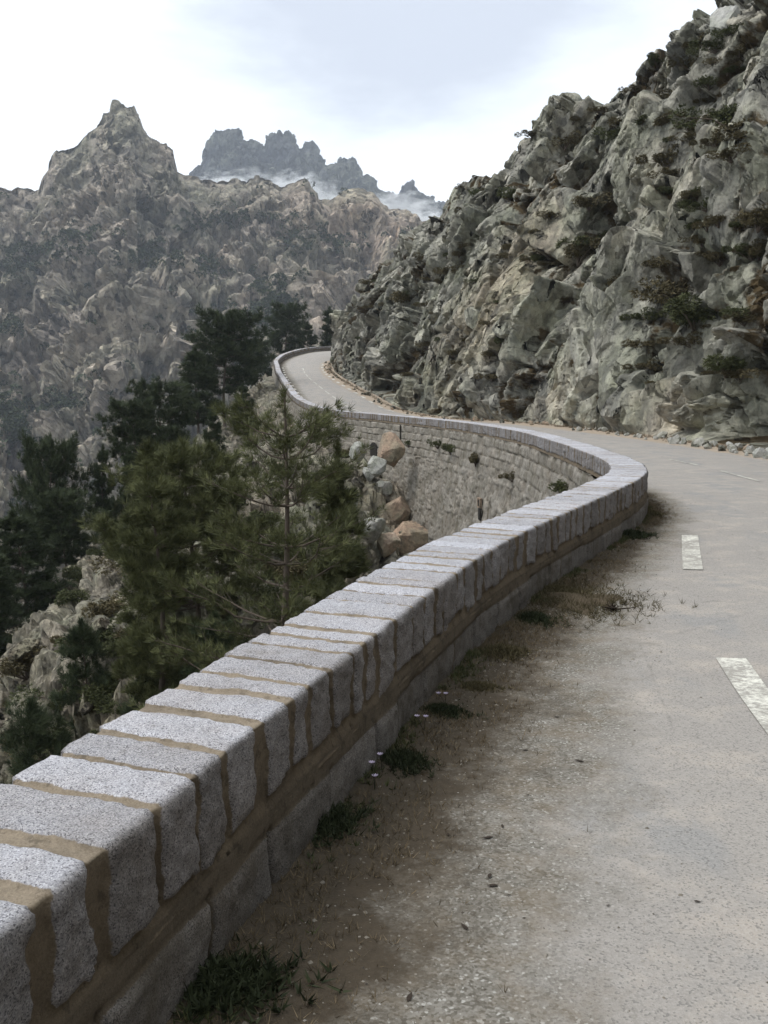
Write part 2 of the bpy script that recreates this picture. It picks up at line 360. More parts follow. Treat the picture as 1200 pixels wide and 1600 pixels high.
# gravel shoulder by the wall
pb = m.vor(115, 'F1', 'Color'); sp2 = m.N.new('ShaderNodeSeparateColor'); m.L.new(pb, sp2.inputs[0])
grav = m.mix(sp2.outputs[0], (0.11, 0.10, 0.083), (0.26, 0.245, 0.22))
grav = m.mix(m.step(sp2.outputs[1], 0.93, 0.96), grav, (0.38, 0.37, 0.345))
grav = m.mix(m.step(m.noise(5, 5, 0.7), 0.45, 0.62), grav, m.mix(0.5, grav, (0.16, 0.125, 0.085)))
soil = m.mix(m.noise(30, 6, 0.75), (0.022, 0.018, 0.012), (0.095, 0.074, 0.052))
nz = m.math('MULTIPLY', m.math('SUBTRACT', m.noise(1.6, 6, 0.65), 0.5), 1.1)
nz2 = m.math('MULTIPLY', m.math('SUBTRACT', m.noise(14, 5, 0.7), 0.5), 0.5)
dln = m.math('ADD', m.math('ADD', dlA, nz), nz2)
c = m.mix(m.step(dln, 1.15, 0.75), base, grav)
c = m.mix(m.step(dln, 0.72, 0.38), c, soil)
sand = m.mix(m.noise(11, 6, 0.7), (0.23, 0.18, 0.13), (0.42, 0.35, 0.28))
dcn = m.math('ADD', dcA, m.math('ADD', nz, nz2))
c = m.mix(m.step(dcn, 1.0, 0.5), c, sand)
m.color(c)
trk = m.step(m.math('ABSOLUTE', m.math('SUBTRACT', dlA, 2.3)), 0.9, 0.1)
m.bump(m.vor(150, 'F1', 'Distance'), 0.5, 0.003); m.bump(m.noise(24, 6, 0.75), 0.5, 0.012); m.bump(m.noise(3, 5, 0.6), 0.4, 0.03)
tag(link('road', me, m.m), kind='structure')

def road_pt(u, f, dz=0.0):
    r = catmull(ST, np.atleast_1d(u)); p = r[:, :3] + (r[:, 3:] - r[:, :3]) * np.atleast_1d(f)[:, None]
    p = p.copy(); p[:, 2] += 0.05 * math.sin(max(0, min(1, float(np.mean(f)))) * math.pi) + dz
    return p
ROADBVH = BVHTree.FromPolygons([Vector(v) for v in G.reshape(-1, 3).tolist()], grid_faces(*dl.shape).tolist())
def on_road(x, y, dz=0.0):
    h = ROADBVH.ray_cast(Vector((x, y, 50)), Vector((0, 0, -1)))
    return (h[0].z if h[0] else 0.0) + dz
# ---- painted markings, each line a sheet 4 mm above the asphalt
pm = M('road_paint', 0.8)
wear = pm.step(pm.math('ADD', pm.noise(30, 7, 0.8), pm.math('MULTIPLY', pm.noise(5, 3), 0.5)), 0.62, 0.80)
pm.color(pm.mix(wear, (0.66, 0.65, 0.59), (0.30, 0.285, 0.26))); pm.bump(pm.noise(120, 4, 0.7), 0.5, 0.003)
def strip(pts, width, nseg=24, mcross=4):
    pts = np.array(pts, float); n = len(pts); c = catmull(pts, np.linspace(0, n - 1, nseg))
    t = np.gradient(c, axis=0); t /= np.linalg.norm(t, axis=1, keepdims=True)
    nn = np.stack([t[:, 1], -t[:, 0]], 1); V = []
    for k in range(mcross + 1):
        o = c + nn * width * (k / mcross - 0.5)
        V.append([(x, y, on_road(x, y, 0.007)) for x, y in o])
    return np.array(V).reshape(-1, 3), grid_faces(mcross + 1, nseg)
def marking(strips):
    VV, FF, off = [], [], 0
    for v, f in strips: VV.append(v); FF.append(f + off); off += len(v)
    tag(link('road_marking', mesh_from('road_marking', np.concatenate(VV), np.concatenate(FF), True), pm.m), kind='structure')
marking([strip([(1.63, 2.7), (1.87, 4.7), (2.035, 5.75)], 0.17), strip([(2.72, 8.72), (3.03, 9.8), (3.33, 10.83)], 0.17)])
marking([strip([(6.45, 17.2), (6.52, 19.4)], 0.07), strip([(6.55, 21.0), (6.42, 22.6)], 0.06)])
def dashes(f, width, u0, u1, dash, gap):
    out = []; u = u0
    while u < u1:
        a = road_pt([u, u + dash / 2, u + dash], [f, f, f])[:, :2]; out.append(strip(a, width, 8, 2)); u += dash + gap
    return out
marking(dashes(0.50, 0.11, 15.2, 20.4, 0.30, 0.18))
marking(dashes(0.90, 0.22, 15.4, 20.8, 0.15, 0.20))
marking(dashes(0.09, 0.20, 16.5, 20.6, 0.13, 0.22))

# ------------------------------------------------------------------ the wall: swept, stone by stone relief
WH, WW = 0.585, 0.45
def path_frame(us):
    p = catmull(ST, us)[:, :3]; t = np.gradient(p[:, :2], axis=0); t /= np.linalg.norm(t, axis=1, keepdims=True) + 1e-9
    seg = np.linalg.norm(np.diff(p[:, :2], axis=0), axis=1); s = np.concatenate([[0], np.cumsum(seg)])
    return p, np.stack([t[:, 1], -t[:, 0]], 1), s      # position of the road-side face, normal to the right, arc length
def round_section(pts, r, step):
    """polyline with rounded corners, resampled; returns (n,2) offsets and outward normals"""
    P2 = []; pts = [np.array(a, float) for a in pts]
    for i, a in enumerate(pts):
        if i in (0, len(pts) - 1): P2.append(a); continue
        d0 = (pts[i - 1] - a); d0 /= np.linalg.norm(d0); d1 = (pts[i + 1] - a); d1 /= np.linalg.norm(d1)
        for k in range(6):
            t = k / 5; P2.append((1 - t)**2 * (a + d0 * r) + 2 * t * (1 - t) * a + t**2 * (a + d1 * r))
    P2 = np.array(P2); L_ = np.concatenate([[0], np.cumsum(np.linalg.norm(np.diff(P2, axis=0), axis=1))])
    n = int(L_[-1] / step) + 1; l = np.linspace(0, L_[-1], n)
    X = np.stack([np.interp(l, L_, P2[:, 0]), np.interp(l, L_, P2[:, 1])], 1)
    t = np.gradient(X, axis=0); t /= np.linalg.norm(t, axis=1, keepdims=True)
    return X, np.stack([t[:, 1], -t[:, 0]], 1)
def bounds(total, lo, hi, rng):
    b = [0.0]
    while b[-1] < total: b.append(b[-1] + rng.uniform(lo, hi))
    return np.array(b)
def sweep(us, sec, nor):
    p, nr, s = path_frame(us)
    ns, nv = len(us), len(sec)
    Pg = np.zeros((ns, nv, 3)); Ng = np.zeros((ns, nv, 3))
    Pg[..., 0] = p[:, None, 0] + nr[:, None, 0] * sec[None, :, 0]; Pg[..., 1] = p[:, None, 1] + nr[:, None, 1] * sec[None, :, 0]
    Pg[..., 2] = p[:, None, 2] + sec[None, :, 1]
    Ng[..., 0] = nr[:, None, 0] * nor[None, :, 0]; Ng[..., 1] = nr[:, None, 1] * nor[None, :, 0]; Ng[..., 2] = nor[None, :, 1]
    return Pg, Ng, s
def stone_rows(s, v, b, warpn, gapw):
    """s,v grids -> cell index, distance to nearest joint"""
    sw = s + warpn; i = np.clip(np.searchsorted(b, sw.ravel()) - 1, 0, len(b) - 2).reshape(sw.shape)
    return i, np.minimum(sw - b[i], b[i + 1] - sw)

def build_wall(name, u0, u1, minstep, kstep, vstep, seed, label, cat, deep):
    rng = np.random.default_rng(seed)
    root = empty(name, tuple(catmull(ST, [(u0 + u1) / 2])[0][:3])); tag(root, label, cat)
    rl = root.location
    def put(nm, Pg, attrs, mat, smooth=True):
        V = Pg.reshape(-1, 3) - np.array(rl)
        return link(nm, mesh_from(nm, V, grid_faces(Pg.shape[0], Pg.shape[1])[:, ::-1], smooth, attrs), mat, root)
    us = stations(minstep, kstep, u0, u1)
    hb = 0.275                      # height of the mortar bed between the two courses
    # coping: up the road face, over the top, down the outer face
    sec, nor = round_section([(0, hb), (0, WH), (-WW, WH), (-WW, hb)], 0.012, vstep)
    Pg, Ng, s = sweep(us, sec, -nor if nor[0][0] < 0 else nor)
    q = Pg.reshape(-1, 3); shp = Pg.shape[:2]
    sg = np.repeat(s[:, None], shp[1], 1)
    b = bounds(s[-1] + 1, 0.15, 0.29, rng); hw = rng.uniform(0.014, 0.034, len(b)); hw[rng.random(len(b)) < 0.22] *= 0.3
    wn = (0.030 * fbm(q, 0.22, 3, 21) + 0.010 * fbm(q, 0.05, 2, 22)).reshape(shp)
    skew = 0.05 * (rng.random(len(b)) - 0.5)
    i, dist = stone_rows(sg + (sec[None, :, 0] + WW / 2) * 0.10, 0, b, wn, 0)
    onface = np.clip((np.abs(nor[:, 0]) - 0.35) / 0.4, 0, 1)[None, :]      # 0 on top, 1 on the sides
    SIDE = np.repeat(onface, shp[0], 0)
    near = np.minimum(hw[i], hw[np.minimum(i + 1, len(hw) - 1)])
    halfw = near * (1 + onface * (0.35 + 1.5 * fbm(q, 0.13, 3, 29).reshape(shp))) + 0.003
    bedd = np.clip((sec[:, 1] - hb)[None, :] - 0.055 - 0.05 * fbm(q, 0.16, 3, 30).reshape(shp), -1, 1)
    bedm = np.where(onface > 0.5, np.clip(1 - bedd / 0.02, 0, 1), 0)
    mort = np.clip(1.15 - (dist - halfw) / 0.012, 0, 1); mort = np.maximum(mort, bedm)
    tint = rng.random(len(b))[i]; hgt = (rng.random(len(b)) - 0.5)[i]
    rgh = fbm(q, 0.035, 4, 23, 0.6).reshape(shp); rgh2 = fbm(q, 0.14, 3, 24).reshape(shp)
    stone = 0.008 + 0.009 * hgt + 0.006 * rgh + 0.004 * rgh2 + onface * (0.012 * hgt + 0.012 * rgh2 + 0.008 * rgh + 0.004)
    stone -= (0.006 + 0.008 * onface) * np.exp(-np.clip(dist - halfw, 0, 1) / 0.006)
    mor = -0.006 + 0.004 * rgh + 0.006 * rgh2 + 0.020 * bedm * np.clip(1 - (sec[None, :, 1] - hb) / 0.05, 0, 1)
    mk = np.clip(mort, 0, 1); D = stone * (1 - mk) + mor * mk
    open_j = ((hw[i] < 0.011) * np.clip(1 - dist / 0.008, 0, 1)) * (0.4 + 0.6 * onface)
    D -= 0.016 * open_j
    chip = np.clip(fbm(q, 0.11, 3, 27).reshape(shp) - 0.25, 0, 1); corner = np.exp(-((np.abs(nor[:, 0]) - 0.7)**2) / 0.05)[None, :]
    D -= corner * (0.002 + 0.05 * chip)
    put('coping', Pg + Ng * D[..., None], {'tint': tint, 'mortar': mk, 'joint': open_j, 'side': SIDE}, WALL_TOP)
    # lower course, road face only; the outer side is the retaining face
    sec, nor = round_section([(0.0, -0.15), (0.0, hb + 0.02)], 0.01, vstep * 1.3)
    if nor[0][0] < 0: nor = -nor
    Pg, Ng, s = sweep(us, sec, nor); q = Pg.reshape(-1, 3); shp = Pg.shape[:2]; sg = np.repeat(s[:, None], shp[1], 1)
    b = bounds(s[-1] + 1, 0.30, 0.62, rng)
    wn = (0.06 * fbm(q, 0.30, 3, 31) + 0.012 * fbm(q, 0.06, 2, 32)).reshape(shp)
    i, dist = stone_rows(sg, 0, b, wn, 0)
    top = hb - 0.045 + 0.02 * fbm(q, 0.4, 2, 33).reshape(shp) - sec[None, :, 1]
    dd = np.minimum(dist, top); jt = np.clip(1 - dist / 0.012, 0, 1) * (rng.random(len(b))[i] < 0.75)
    mk = np.maximum(np.clip(1.1 - top / 0.018, 0, 1), np.clip(1.2 - dist / 0.02, 0, 1) * (rng.random(len(b))[i] < 0.5))
    rgh = fbm(q, 0.04, 4, 34, 0.6).reshape(shp); rgh2 = fbm(q, 0.2, 3, 35).reshape(shp)
    D = (0.014 + 0.012 * (rng.random(len(b))[i] - 0.5) * 2 + 0.010 * rgh + 0.016 * rgh2) * np.clip(dd / 0.03, 0, 1)**0.5
    D = np.where(top < 0, 0.014 + 0.006 * rgh2 + 0.004 * rgh, D) - 0.035 * jt * (top > 0)
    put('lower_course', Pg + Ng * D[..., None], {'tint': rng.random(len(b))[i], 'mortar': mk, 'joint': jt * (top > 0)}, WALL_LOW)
    # outer retaining face below the parapet, with a batter
    us2 = stations(0.07, 0.0028, u0, u1)
    hh = np.linspace(0, 1, 210 if deep > 2 else 70)
    p, nr, s = path_frame(us2)
    dep = np.interp(p[:, 1], [0, 6, 12, 20, 30, 42, 50, 60, 90, 130], [3, 4, 7, 8, 7.5, 4.5, 3.5, 4, 4, 2]) * (1 if deep > 2 else 0.5)
    z = WH - 0.30 - hh[None, :] * (dep[:, None] + WH)
    off = -WW - 0.02 - np.clip(-(z), 0, 99) * 0.13
    Pg = np.stack([p[:, None, 0] + nr[:, None, 0] * off, p[:, None, 1] + nr[:, None, 1] * off, p[:, None, 2] + z], 2)
    q = Pg.reshape(-1, 3); shp = Pg.shape[:2]
    qs = np.stack([np.repeat(s, shp[1]), (p[:, None, 2] + z).ravel(), np.zeros(len(q))], 1)
    rowh = 0.26
    wz = z + 0.03 * fbm(qs, 0.5, 3, 41).reshape(shp); r = np.floor(-wz / rowh)
    fz = (-wz / rowh) - r
    cw = 0.36; off_r = _h(r.astype(np.int64).ravel(), np.zeros(r.size, np.int64), np.zeros(r.size, np.int64), 5).reshape(shp)
    sx = (s[:, None] + 0.05 * fbm(qs, 0.3, 3, 42).reshape(shp)) / cw + off_r * 7
    ci = np.floor(sx); fx = sx - ci
    idr = _h(ci.astype(np.int64).ravel(), r.astype(np.int64).ravel(), np.zeros(r.size, np.int64), 9).reshape(shp)
    ed = np.minimum(np.minimum(fx, 1 - fx) * cw, np.minimum(fz, 1 - fz) * rowh)
    # rubble masonry lower down, dressed courses near the top
    hg, e2, id2 = facets(qs, 0.42, 51, 0.3, 0.6)
    rub = np.clip((-z - 0.75) / 0.3 + 0.6 * fbm(qs, 1.5, 2, 44).reshape(shp), 0, 1)
    e2 = (e2 * 0.25).reshape(shp); ed = ed * (1 - rub) + e2 * rub; idr = np.where(rub > 0.5, id2.reshape(shp), idr)
    mk = np.clip(1.1 - ed / 0.022, 0, 1)
    D = (0.05 + 0.07 * (idr - 0.5) + 0.03 * fbm(qs, 0.12, 3, 45).reshape(shp)) * np.clip(ed / 0.03, 0, 1)**0.6
    global RETBVH
    N3 = np.stack([-nr[:, None, 0] + 0 * z, -nr[:, None, 1] + 0 * z, 0 * z], 2)
    if deep > 2: RETBVH = BVHTree.FromPolygons([Vector(a) for a in (Pg + N3 * 0.05).reshape(-1, 3).tolist()], grid_faces(*shp).tolist())
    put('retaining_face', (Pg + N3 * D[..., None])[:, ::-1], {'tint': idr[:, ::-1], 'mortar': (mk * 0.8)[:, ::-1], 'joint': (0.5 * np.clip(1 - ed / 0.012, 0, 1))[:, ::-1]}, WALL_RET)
    return root
UNEAR = 17.5
wall = build_wall('stone_parapet_wall', 0.6, UNEAR, 0.011, 0.0032, 0.012, 4,
    'long low granite parapet wall curving from the foreground round the ravine, pale coping stones on top', 'wall', 3)
wall2 = build_wall('stone_parapet_wall', UNEAR, NS - 1.6, 0.12, 0.0016, 0.05, 5,
    'distant stone parapet hugging the outer edge of the upper bend in front of the dark pines', 'wall', 1)

# ------------------------------------------------------------------ cliff on the right
CL = [ # base x,y,z  ridge x,y,z
 (4.2,-12,0, 22,-14,26), (5.4,-6,0, 23,2,26), (7.0,2,0, 22.5,18,26), (8.2,9,0, 21,30,25.5), (9.4,17,0, 20,39,24.5), (9.8,24,0, 18.4,45,22.6), (9.7,28.5,0, 17,48,21.6),
 (9.3,33.5,0, 15.4,50.5,20.6), (8.3,41.5,0, 14,55,19.9), (6.5,50.5,0, 12.4,60,18.7), (5.1,55,0, 10.3,65,18.3), (3.7,59,0, 8.6,70,16.7), (1.9,65,.2, 6.5,76,16.0),
 (-.2,74,1.2, 4.3,82,14.2), (-1.9,82,2.0, 1.0,90,12.3), (-3.5,90,2.8, -1.7,99,11.6), (-4.7,98,3.5, -3.3,108,11.2), (-5.0,105,4.4, -3.7,113,10.6), (-4.3,110,4.9, -2.5,117,11.4),
 (-2.6,113.6,5.5, 1,119.5,13), (0.4,116.2,6.2, 5,119.5,14), (5,119,6.8, 9,119.5,15), (11,121,7.4, 15,119,16)]
CL = np.array(CL, float)
NU, NV = 1650, 400
u = np.linspace(0, len(CL) - 1, 4000); pc = catmull(CL, u)
dd = np.hypot((pc[:, 0] + pc[:, 3]) / 2, (pc[:, 1] + pc[:, 4]) / 2)
seg = np.concatenate([[0], np.linalg.norm(np.diff(pc[:, 3:], axis=0), axis=1) + np.linalg.norm(np.diff(pc[:, :3], axis=0), axis=1)])
dseg = seg
wgt = np.where((pc[:, 1] < 15), 0.22, 1.0) * np.where(pc[:, 1] > 112.5, .3, 1.0) * dseg / np.maximum(dd, 28)**0.7
cnt = np.cumsum(wgt); uu = np.interp(np.linspace(cnt[0], cnt[-1], NU), cnt, u)
pc = catmull(CL, uu); Bp, Rp = pc[:, None, :3], pc[:, None, 3:]
t = np.concatenate([np.linspace(-0.03, 1.0, NV - 30), 1 + np.linspace(0.02, 1.0, 30)])
tt = np.clip(t, -0.05, 1)[None, :, None]; back = np.clip(t - 1, 0, 1)[None, :, None]
hp = np.sign(tt) * np.abs(tt)**1.45 * 0.9 + 0.1 * tt
Pg = np.concatenate([Bp[..., :2] + (Rp[..., :2] - Bp[..., :2]) * hp, Bp[..., 2:] + (Rp[..., 2:] - Bp[..., 2:]) * tt], 2)
outd = Rp[..., :2] - Bp[..., :2]; outd = outd / np.linalg.norm(outd, axis=2, keepdims=True)
Pg[..., :2] += outd * back * 24; Pg[..., 2:] += back * -3.0 + back**2 * -5
Ng = normals_grid(Pg); Ng = -Ng if Ng[NU // 2, NV // 2, 2] < 0 else Ng
q = Pg.reshape(-1, 3)
ca, sa = math.cos(0.7), math.sin(0.7)
shear = np.array([[1, 0, 0.35], [0, 1, 0.1], [-0.45, 0.15, 0.75]])
h0, e0, id0 = facets(q, 10.0, 60, 0.15, 1.1, shear, 0.9)
h1, e1, id1 = facets(q, 4.4, 61, 0.12, 1.4, shear, 0.9)
h2, e2, id2 = facets(q, 1.9, 62, 0.12, 1.6, shear, 0.9)
h3, e3, id3 = facets(q, 0.85, 63, 0.12, 1.5, shear, 0.9)
h4, e4, id4 = facets(q, 0.42, 64, 0.15, 1.2)
h0 = sm(h0, (NU, NV), 3); h1 = sm(h1, (NU, NV), 2); h2 = sm(h2, (NU, NV), 1)
big = fbm(q, 14, 3, 66)
slabm = np.zeros(len(q))
for (px_, py_, d_, r_) in [(900, 590, 41, 4.5), (800, 440, 56, 4.5), (1010, 470, 42, 3.5), (1100, 300, 44, 4)]:
    slabm = np.maximum(slabm, np.exp(-((q - np.array(P(px_, py_, d_)))**2).sum(1) / r_**2))
frac = (1 - 0.75 * slabm) * np.clip(0.6 + 1.3 * fbm(q, 6, 2, 65) + 0.9 * (id1 - 0.5), 0.38, 1.15)        # some slabs stay whole, others are shattered
hgt_m = np.repeat(t[None, :], NU, 0).ravel() * (np.repeat(pc[:, 5] - pc[:, 2], NV))
far = np.repeat(np.clip(1.15 - (uu - 12) / 14, 0.45, 1), NV)
D = (0.9 * big + 1.15 * h0 + 0.95 * h1 - 0.45 * np.exp(-e1 / 0.03) + frac * (0.60 * h2 - 0.34 * np.exp(-e2 / 0.035) + 0.20 * h3 - 0.14 * np.exp(-e3 / 0.05) + 0.04 * h4) + 0.025 * h4 + 0.03 * fbm(q, 0.3, 3, 67)) * far
D -= np.repeat(np.clip((9.5 - uu) / 3, 0, 1), NV) * 2.6 * np.repeat(np.clip(t, 0, 1)[None, :]**2, NU, 0).ravel()
for (px_, py_, d_, r_, a_) in [(1165, 640, 27, 2.6, -2.6), (1120, 590, 29, 2.0, -1.2), (1075, 480, 38, 2.6, -1.8), (905, 380, 52, 3.0, -1.6), (920, 590, 38, 3.2, 0.9), (800, 450, 55, 4.0, 0.8), (1000, 420, 42, 3, .8)]:
    c_ = np.array(P(px_, py_, d_)); D += a_ * np.exp(-((q - c_)**2).sum(1) / r_**2)
nf = Ng.reshape(-1, 3); nf = nf + np.array([-0.35, -0.35, 0]); nf /= np.linalg.norm(nf, axis=1, keepdims=True)
nzf = fbm(q, 1.8, 3, 95) + 0.5 * h3; D = np.minimum(D, 0.15 + 0.35 * nzf + np.clip(hgt_m, 0, 99) * (0.6 + 0.5 * nzf) + 0.2 * h2)
D = np.where(hgt_m < 0.35, D * np.clip(hgt_m / 0.35, 0, 1), D)
V = q + nf * D[:, None]
slope = Ng[..., 2].ravel()
veg = 0.30 * fbm(q, 3.5, 4, 68) + 0.30 * np.exp(-e1 / 0.12) + 0.22 * np.exp(-e2 / 0.10) - 0.15 * h1 + 0.10 + 0.10 * np.repeat(np.clip(t, 0, 1)[None, :], NU, 0).ravel()
tint = np.clip(0.45 * id1 + 0.30 * id2 + 0.25 * id3 + 0.25 * fbm(q, 6, 2, 69), 0, 1)
tint2 = np.clip(0.36 + 0.5 * fbm(q, 5, 3, 70) + 0.3 * (id2 - 0.5), 0, 1)
for (px_, py_, d_, r_, a_) in [(800, 430, 57, 5.0, 0.55), (660, 560, 62, 6.0, 0.3), (770, 480, 55, 4, .4), (830, 640, 47, 3, .2)]:
    c_ = np.array(P(px_, py_, d_)); tint2 = np.clip(tint2 + a_ * np.exp(-((q - c_)**2).sum(1) / r_**2), 0, 1)
for (px_, py_, d_, r_, a_) in [(860, 570, 44, 2.6, 0.6), (900, 600, 42, 2.4, 0.4), (1080, 600, 30, 1.4, .3), (1150, 560, 27, 4, -.35)]:
    c_ = np.array(P(px_, py_, d_)); tint = np.clip(tint + a_ * np.exp(-((q - c_)**2).sum(1) / r_**2), 0, 1)
cf = grid_faces(NU, NV)
me = mesh_from('cliff', V, cf[:, ::-1], False, {'tint': tint, 'tint2': tint2, 'veg': veg})
tag(link('cliff', me, ROCK_CLIFF), kind='structure')
def bvh_of(V, Fq): return BVHTree.FromPolygons([Vector(a) for a in V.tolist()], Fq.tolist())
CLIFFBVH = bvh_of(V, cf)

# ------------------------------------------------------------------ ravine and hillside left of the wall
ctl = [ # x, y, z
 (-3,-8,-3),(-2.2,0,-3),(-1.2,4,-3.6),(0,8,-4.5),(1.2,12,-6),(2.3,16,-6.5),(2.6,20,-6.5),(2.4,26,-6.0),(1.8,31,-5.0),(.4,36,-3.4),
 (.7,28,-3.0),(0,28,-2.1),(-1.0,24,-3.0),(-.6,40,-1.6),(-1.2,38,-.8),(-3.4,50,-.5),(-4.6,54,-.3),(-5.6,60,-.2),(-7.4,70,.3),(-9,80,1.2),(-10.4,90,2.2),(-11.4,100,3.0),(-12.6,110,3.7),
 (-9.5,25,-6.0),(-11.1,35,-5.6),(-12.5,50,-4.0),(-13.2,70,-2.4),(-12.7,90,.8),(-2.9,18,-4.6),(-6.7,30,-4.0),(-3,30,-2.8),(-5,40,-2.2),(-8,50,-2.4),(-9,62,-1.2),
 (-6,12,-6.5),(-6,20,-5.4),(-10,14,-9),(-4,6,-5.5),(-8,0,-9),(-14,25,-10.5),(-16,36,-9.5),(-17,48,-9),(-18,60,-10),(-18.5,75,-9),(-18,95,-6),(-17,112,-3),(-12,122,1.5),(-8,132,4),(-2,138,5),(8,145,5.5),
 (-22,15,-22),(-26,40,-22),(-30,70,-24),(-30,100,-22),(-26,130,-16),(-14,150,-8),(5,165,-6),(-45,10,-45),(-55,50,-50),(-60,90,-52),(-55,140,-50),(-25,190,-35),(15,210,-30),(-90,60,-85),(-90,120,-85),(-60,200,-80),(-70,0,-75),(20,260,-70),(-30,-8,-30),(-3.5,3,-5.2),(-4,-5,-5)]
ctl = np.array(ctl, float)
def tps_fit(c, lam=0.4):
    n = len(c); d = np.linalg.norm(c[:, None, :2] - c[None, :, :2], axis=2)
    K = np.where(d > 0, d * d * np.log(d + 1e-9), 0) + lam * np.eye(n)
    Pm = np.concatenate([np.ones((n, 1)), c[:, :2]], 1)
    A = np.block([[K, Pm], [Pm.T, np.zeros((3, 3))]]); return np.linalg.solve(A, np.concatenate([c[:, 2], np.zeros(3)]))
WT = tps_fit(ctl)
def tps(x, y):
    out = np.zeros(len(x))
    for k in range(0, len(x), 40000):
        xx, yy = x[k:k + 40000], y[k:k + 40000]
        d = np.hypot(xx[:, None] - ctl[None, :, 0], yy[:, None] - ctl[None, :, 1])
        out[k:k + 40000] = (d * d * np.log(d + 1e-9)) @ WT[:len(ctl)] + WT[-3] + WT[-2] * xx + WT[-1] * yy
    return out
ny, nx = 560, 420
yy = -8 + np.concatenate([[0], np.cumsum(np.linspace(0.5, 1, ny - 1)**2.2)]); yy = -8 + (yy + 8) / (yy[-1] + 8) * 225
ww = np.concatenate([np.linspace(-4, 0.2, 14), 0.25 + 24 * np.linspace(0, 1, nx - 94)**1.1, 24.6 + 75 * np.linspace(0.01, 1, 80)**1.6])
nx = len(ww)
xl = xl_of_y(yy); xl = np.where(yy > 109, -11.3 + (yy - 109) * 0.35, xl)
X = xl[:, None] - ww[None, :]; Y = np.repeat(yy[:, None], nx, 1)
Z = tps(X.ravel(), Y.ravel()).reshape(X.shape)
Pg = np.stack([X, Y, Z], 2); q = Pg.reshape(-1, 3); Ng = normals_grid(Pg); Ng = -Ng if Ng[50, 50, 2] < 0 else Ng
h1, e1, id1 = facets(q, 3.6, 71, 0.4, 0.9); h2, e2, id2 = facets(q, 1.3, 72, 0.35, 1.0); h3, e3, id3 = facets(q, 0.5, 73, 0.3, 1.0)
D = 0.8 * fbm(q, 9, 3, 74) + 0.6 * h1 - 0.4 * np.exp(-e1 / 0.05) + 0.38 * h2 - 0.25 * np.exp(-e2 / 0.05) + 0.17 * h3 - 0.08 * np.exp(-e3 / 0.06) + 0.05 * fbm(q, 0.4, 3, 75)
wg = np.repeat(ww[None, :], ny, 0).ravel(); yf = Y.ravel()
D *= np.clip((wg - 0.2) / 2.0, 0.1, 1)
V = q + Ng.reshape(-1, 3) * D[:, None]
zr = zl_of_y(yf); zr = np.where(yf > 109, 4.3 + (yf - 109) * 0.04, zr)
cap = np.where(wg < 0.5, zr - 2.0, np.where(wg < 2.5, zr - 0.5, 1e9))
V[:, 2] = np.minimum(V[:, 2], cap)
# keep clear of the road around the upper bend
lim = (yf > 100) & (V[:, 0] > -13); V[:, 2] = np.where(lim, np.minimum(V[:, 2], 2.9), V[:, 2])
veg = 0.40 * fbm(q, 3.0, 4, 76) + 0.22 * np.exp(-e1 / 0.10) + 0.2 * np.exp(-e2 / 0.1) + 0.13
tint = np.clip(0.4 * id1 + 0.35 * id2 + 0.3 * id3, 0, 1); tint2 = np.clip(0.45 + 0.6 * fbm(q, 5, 3, 77), 0, 1)
tf = grid_faces(ny, nx)
tag(link('hillside', mesh_from('hillside', V, tf[:, ::-1], False, {'tint': tint, 'tint2': tint2, 'veg': veg}), ROCK_SLOPE), kind='structure')
HILLBVH = bvh_of(V, tf)

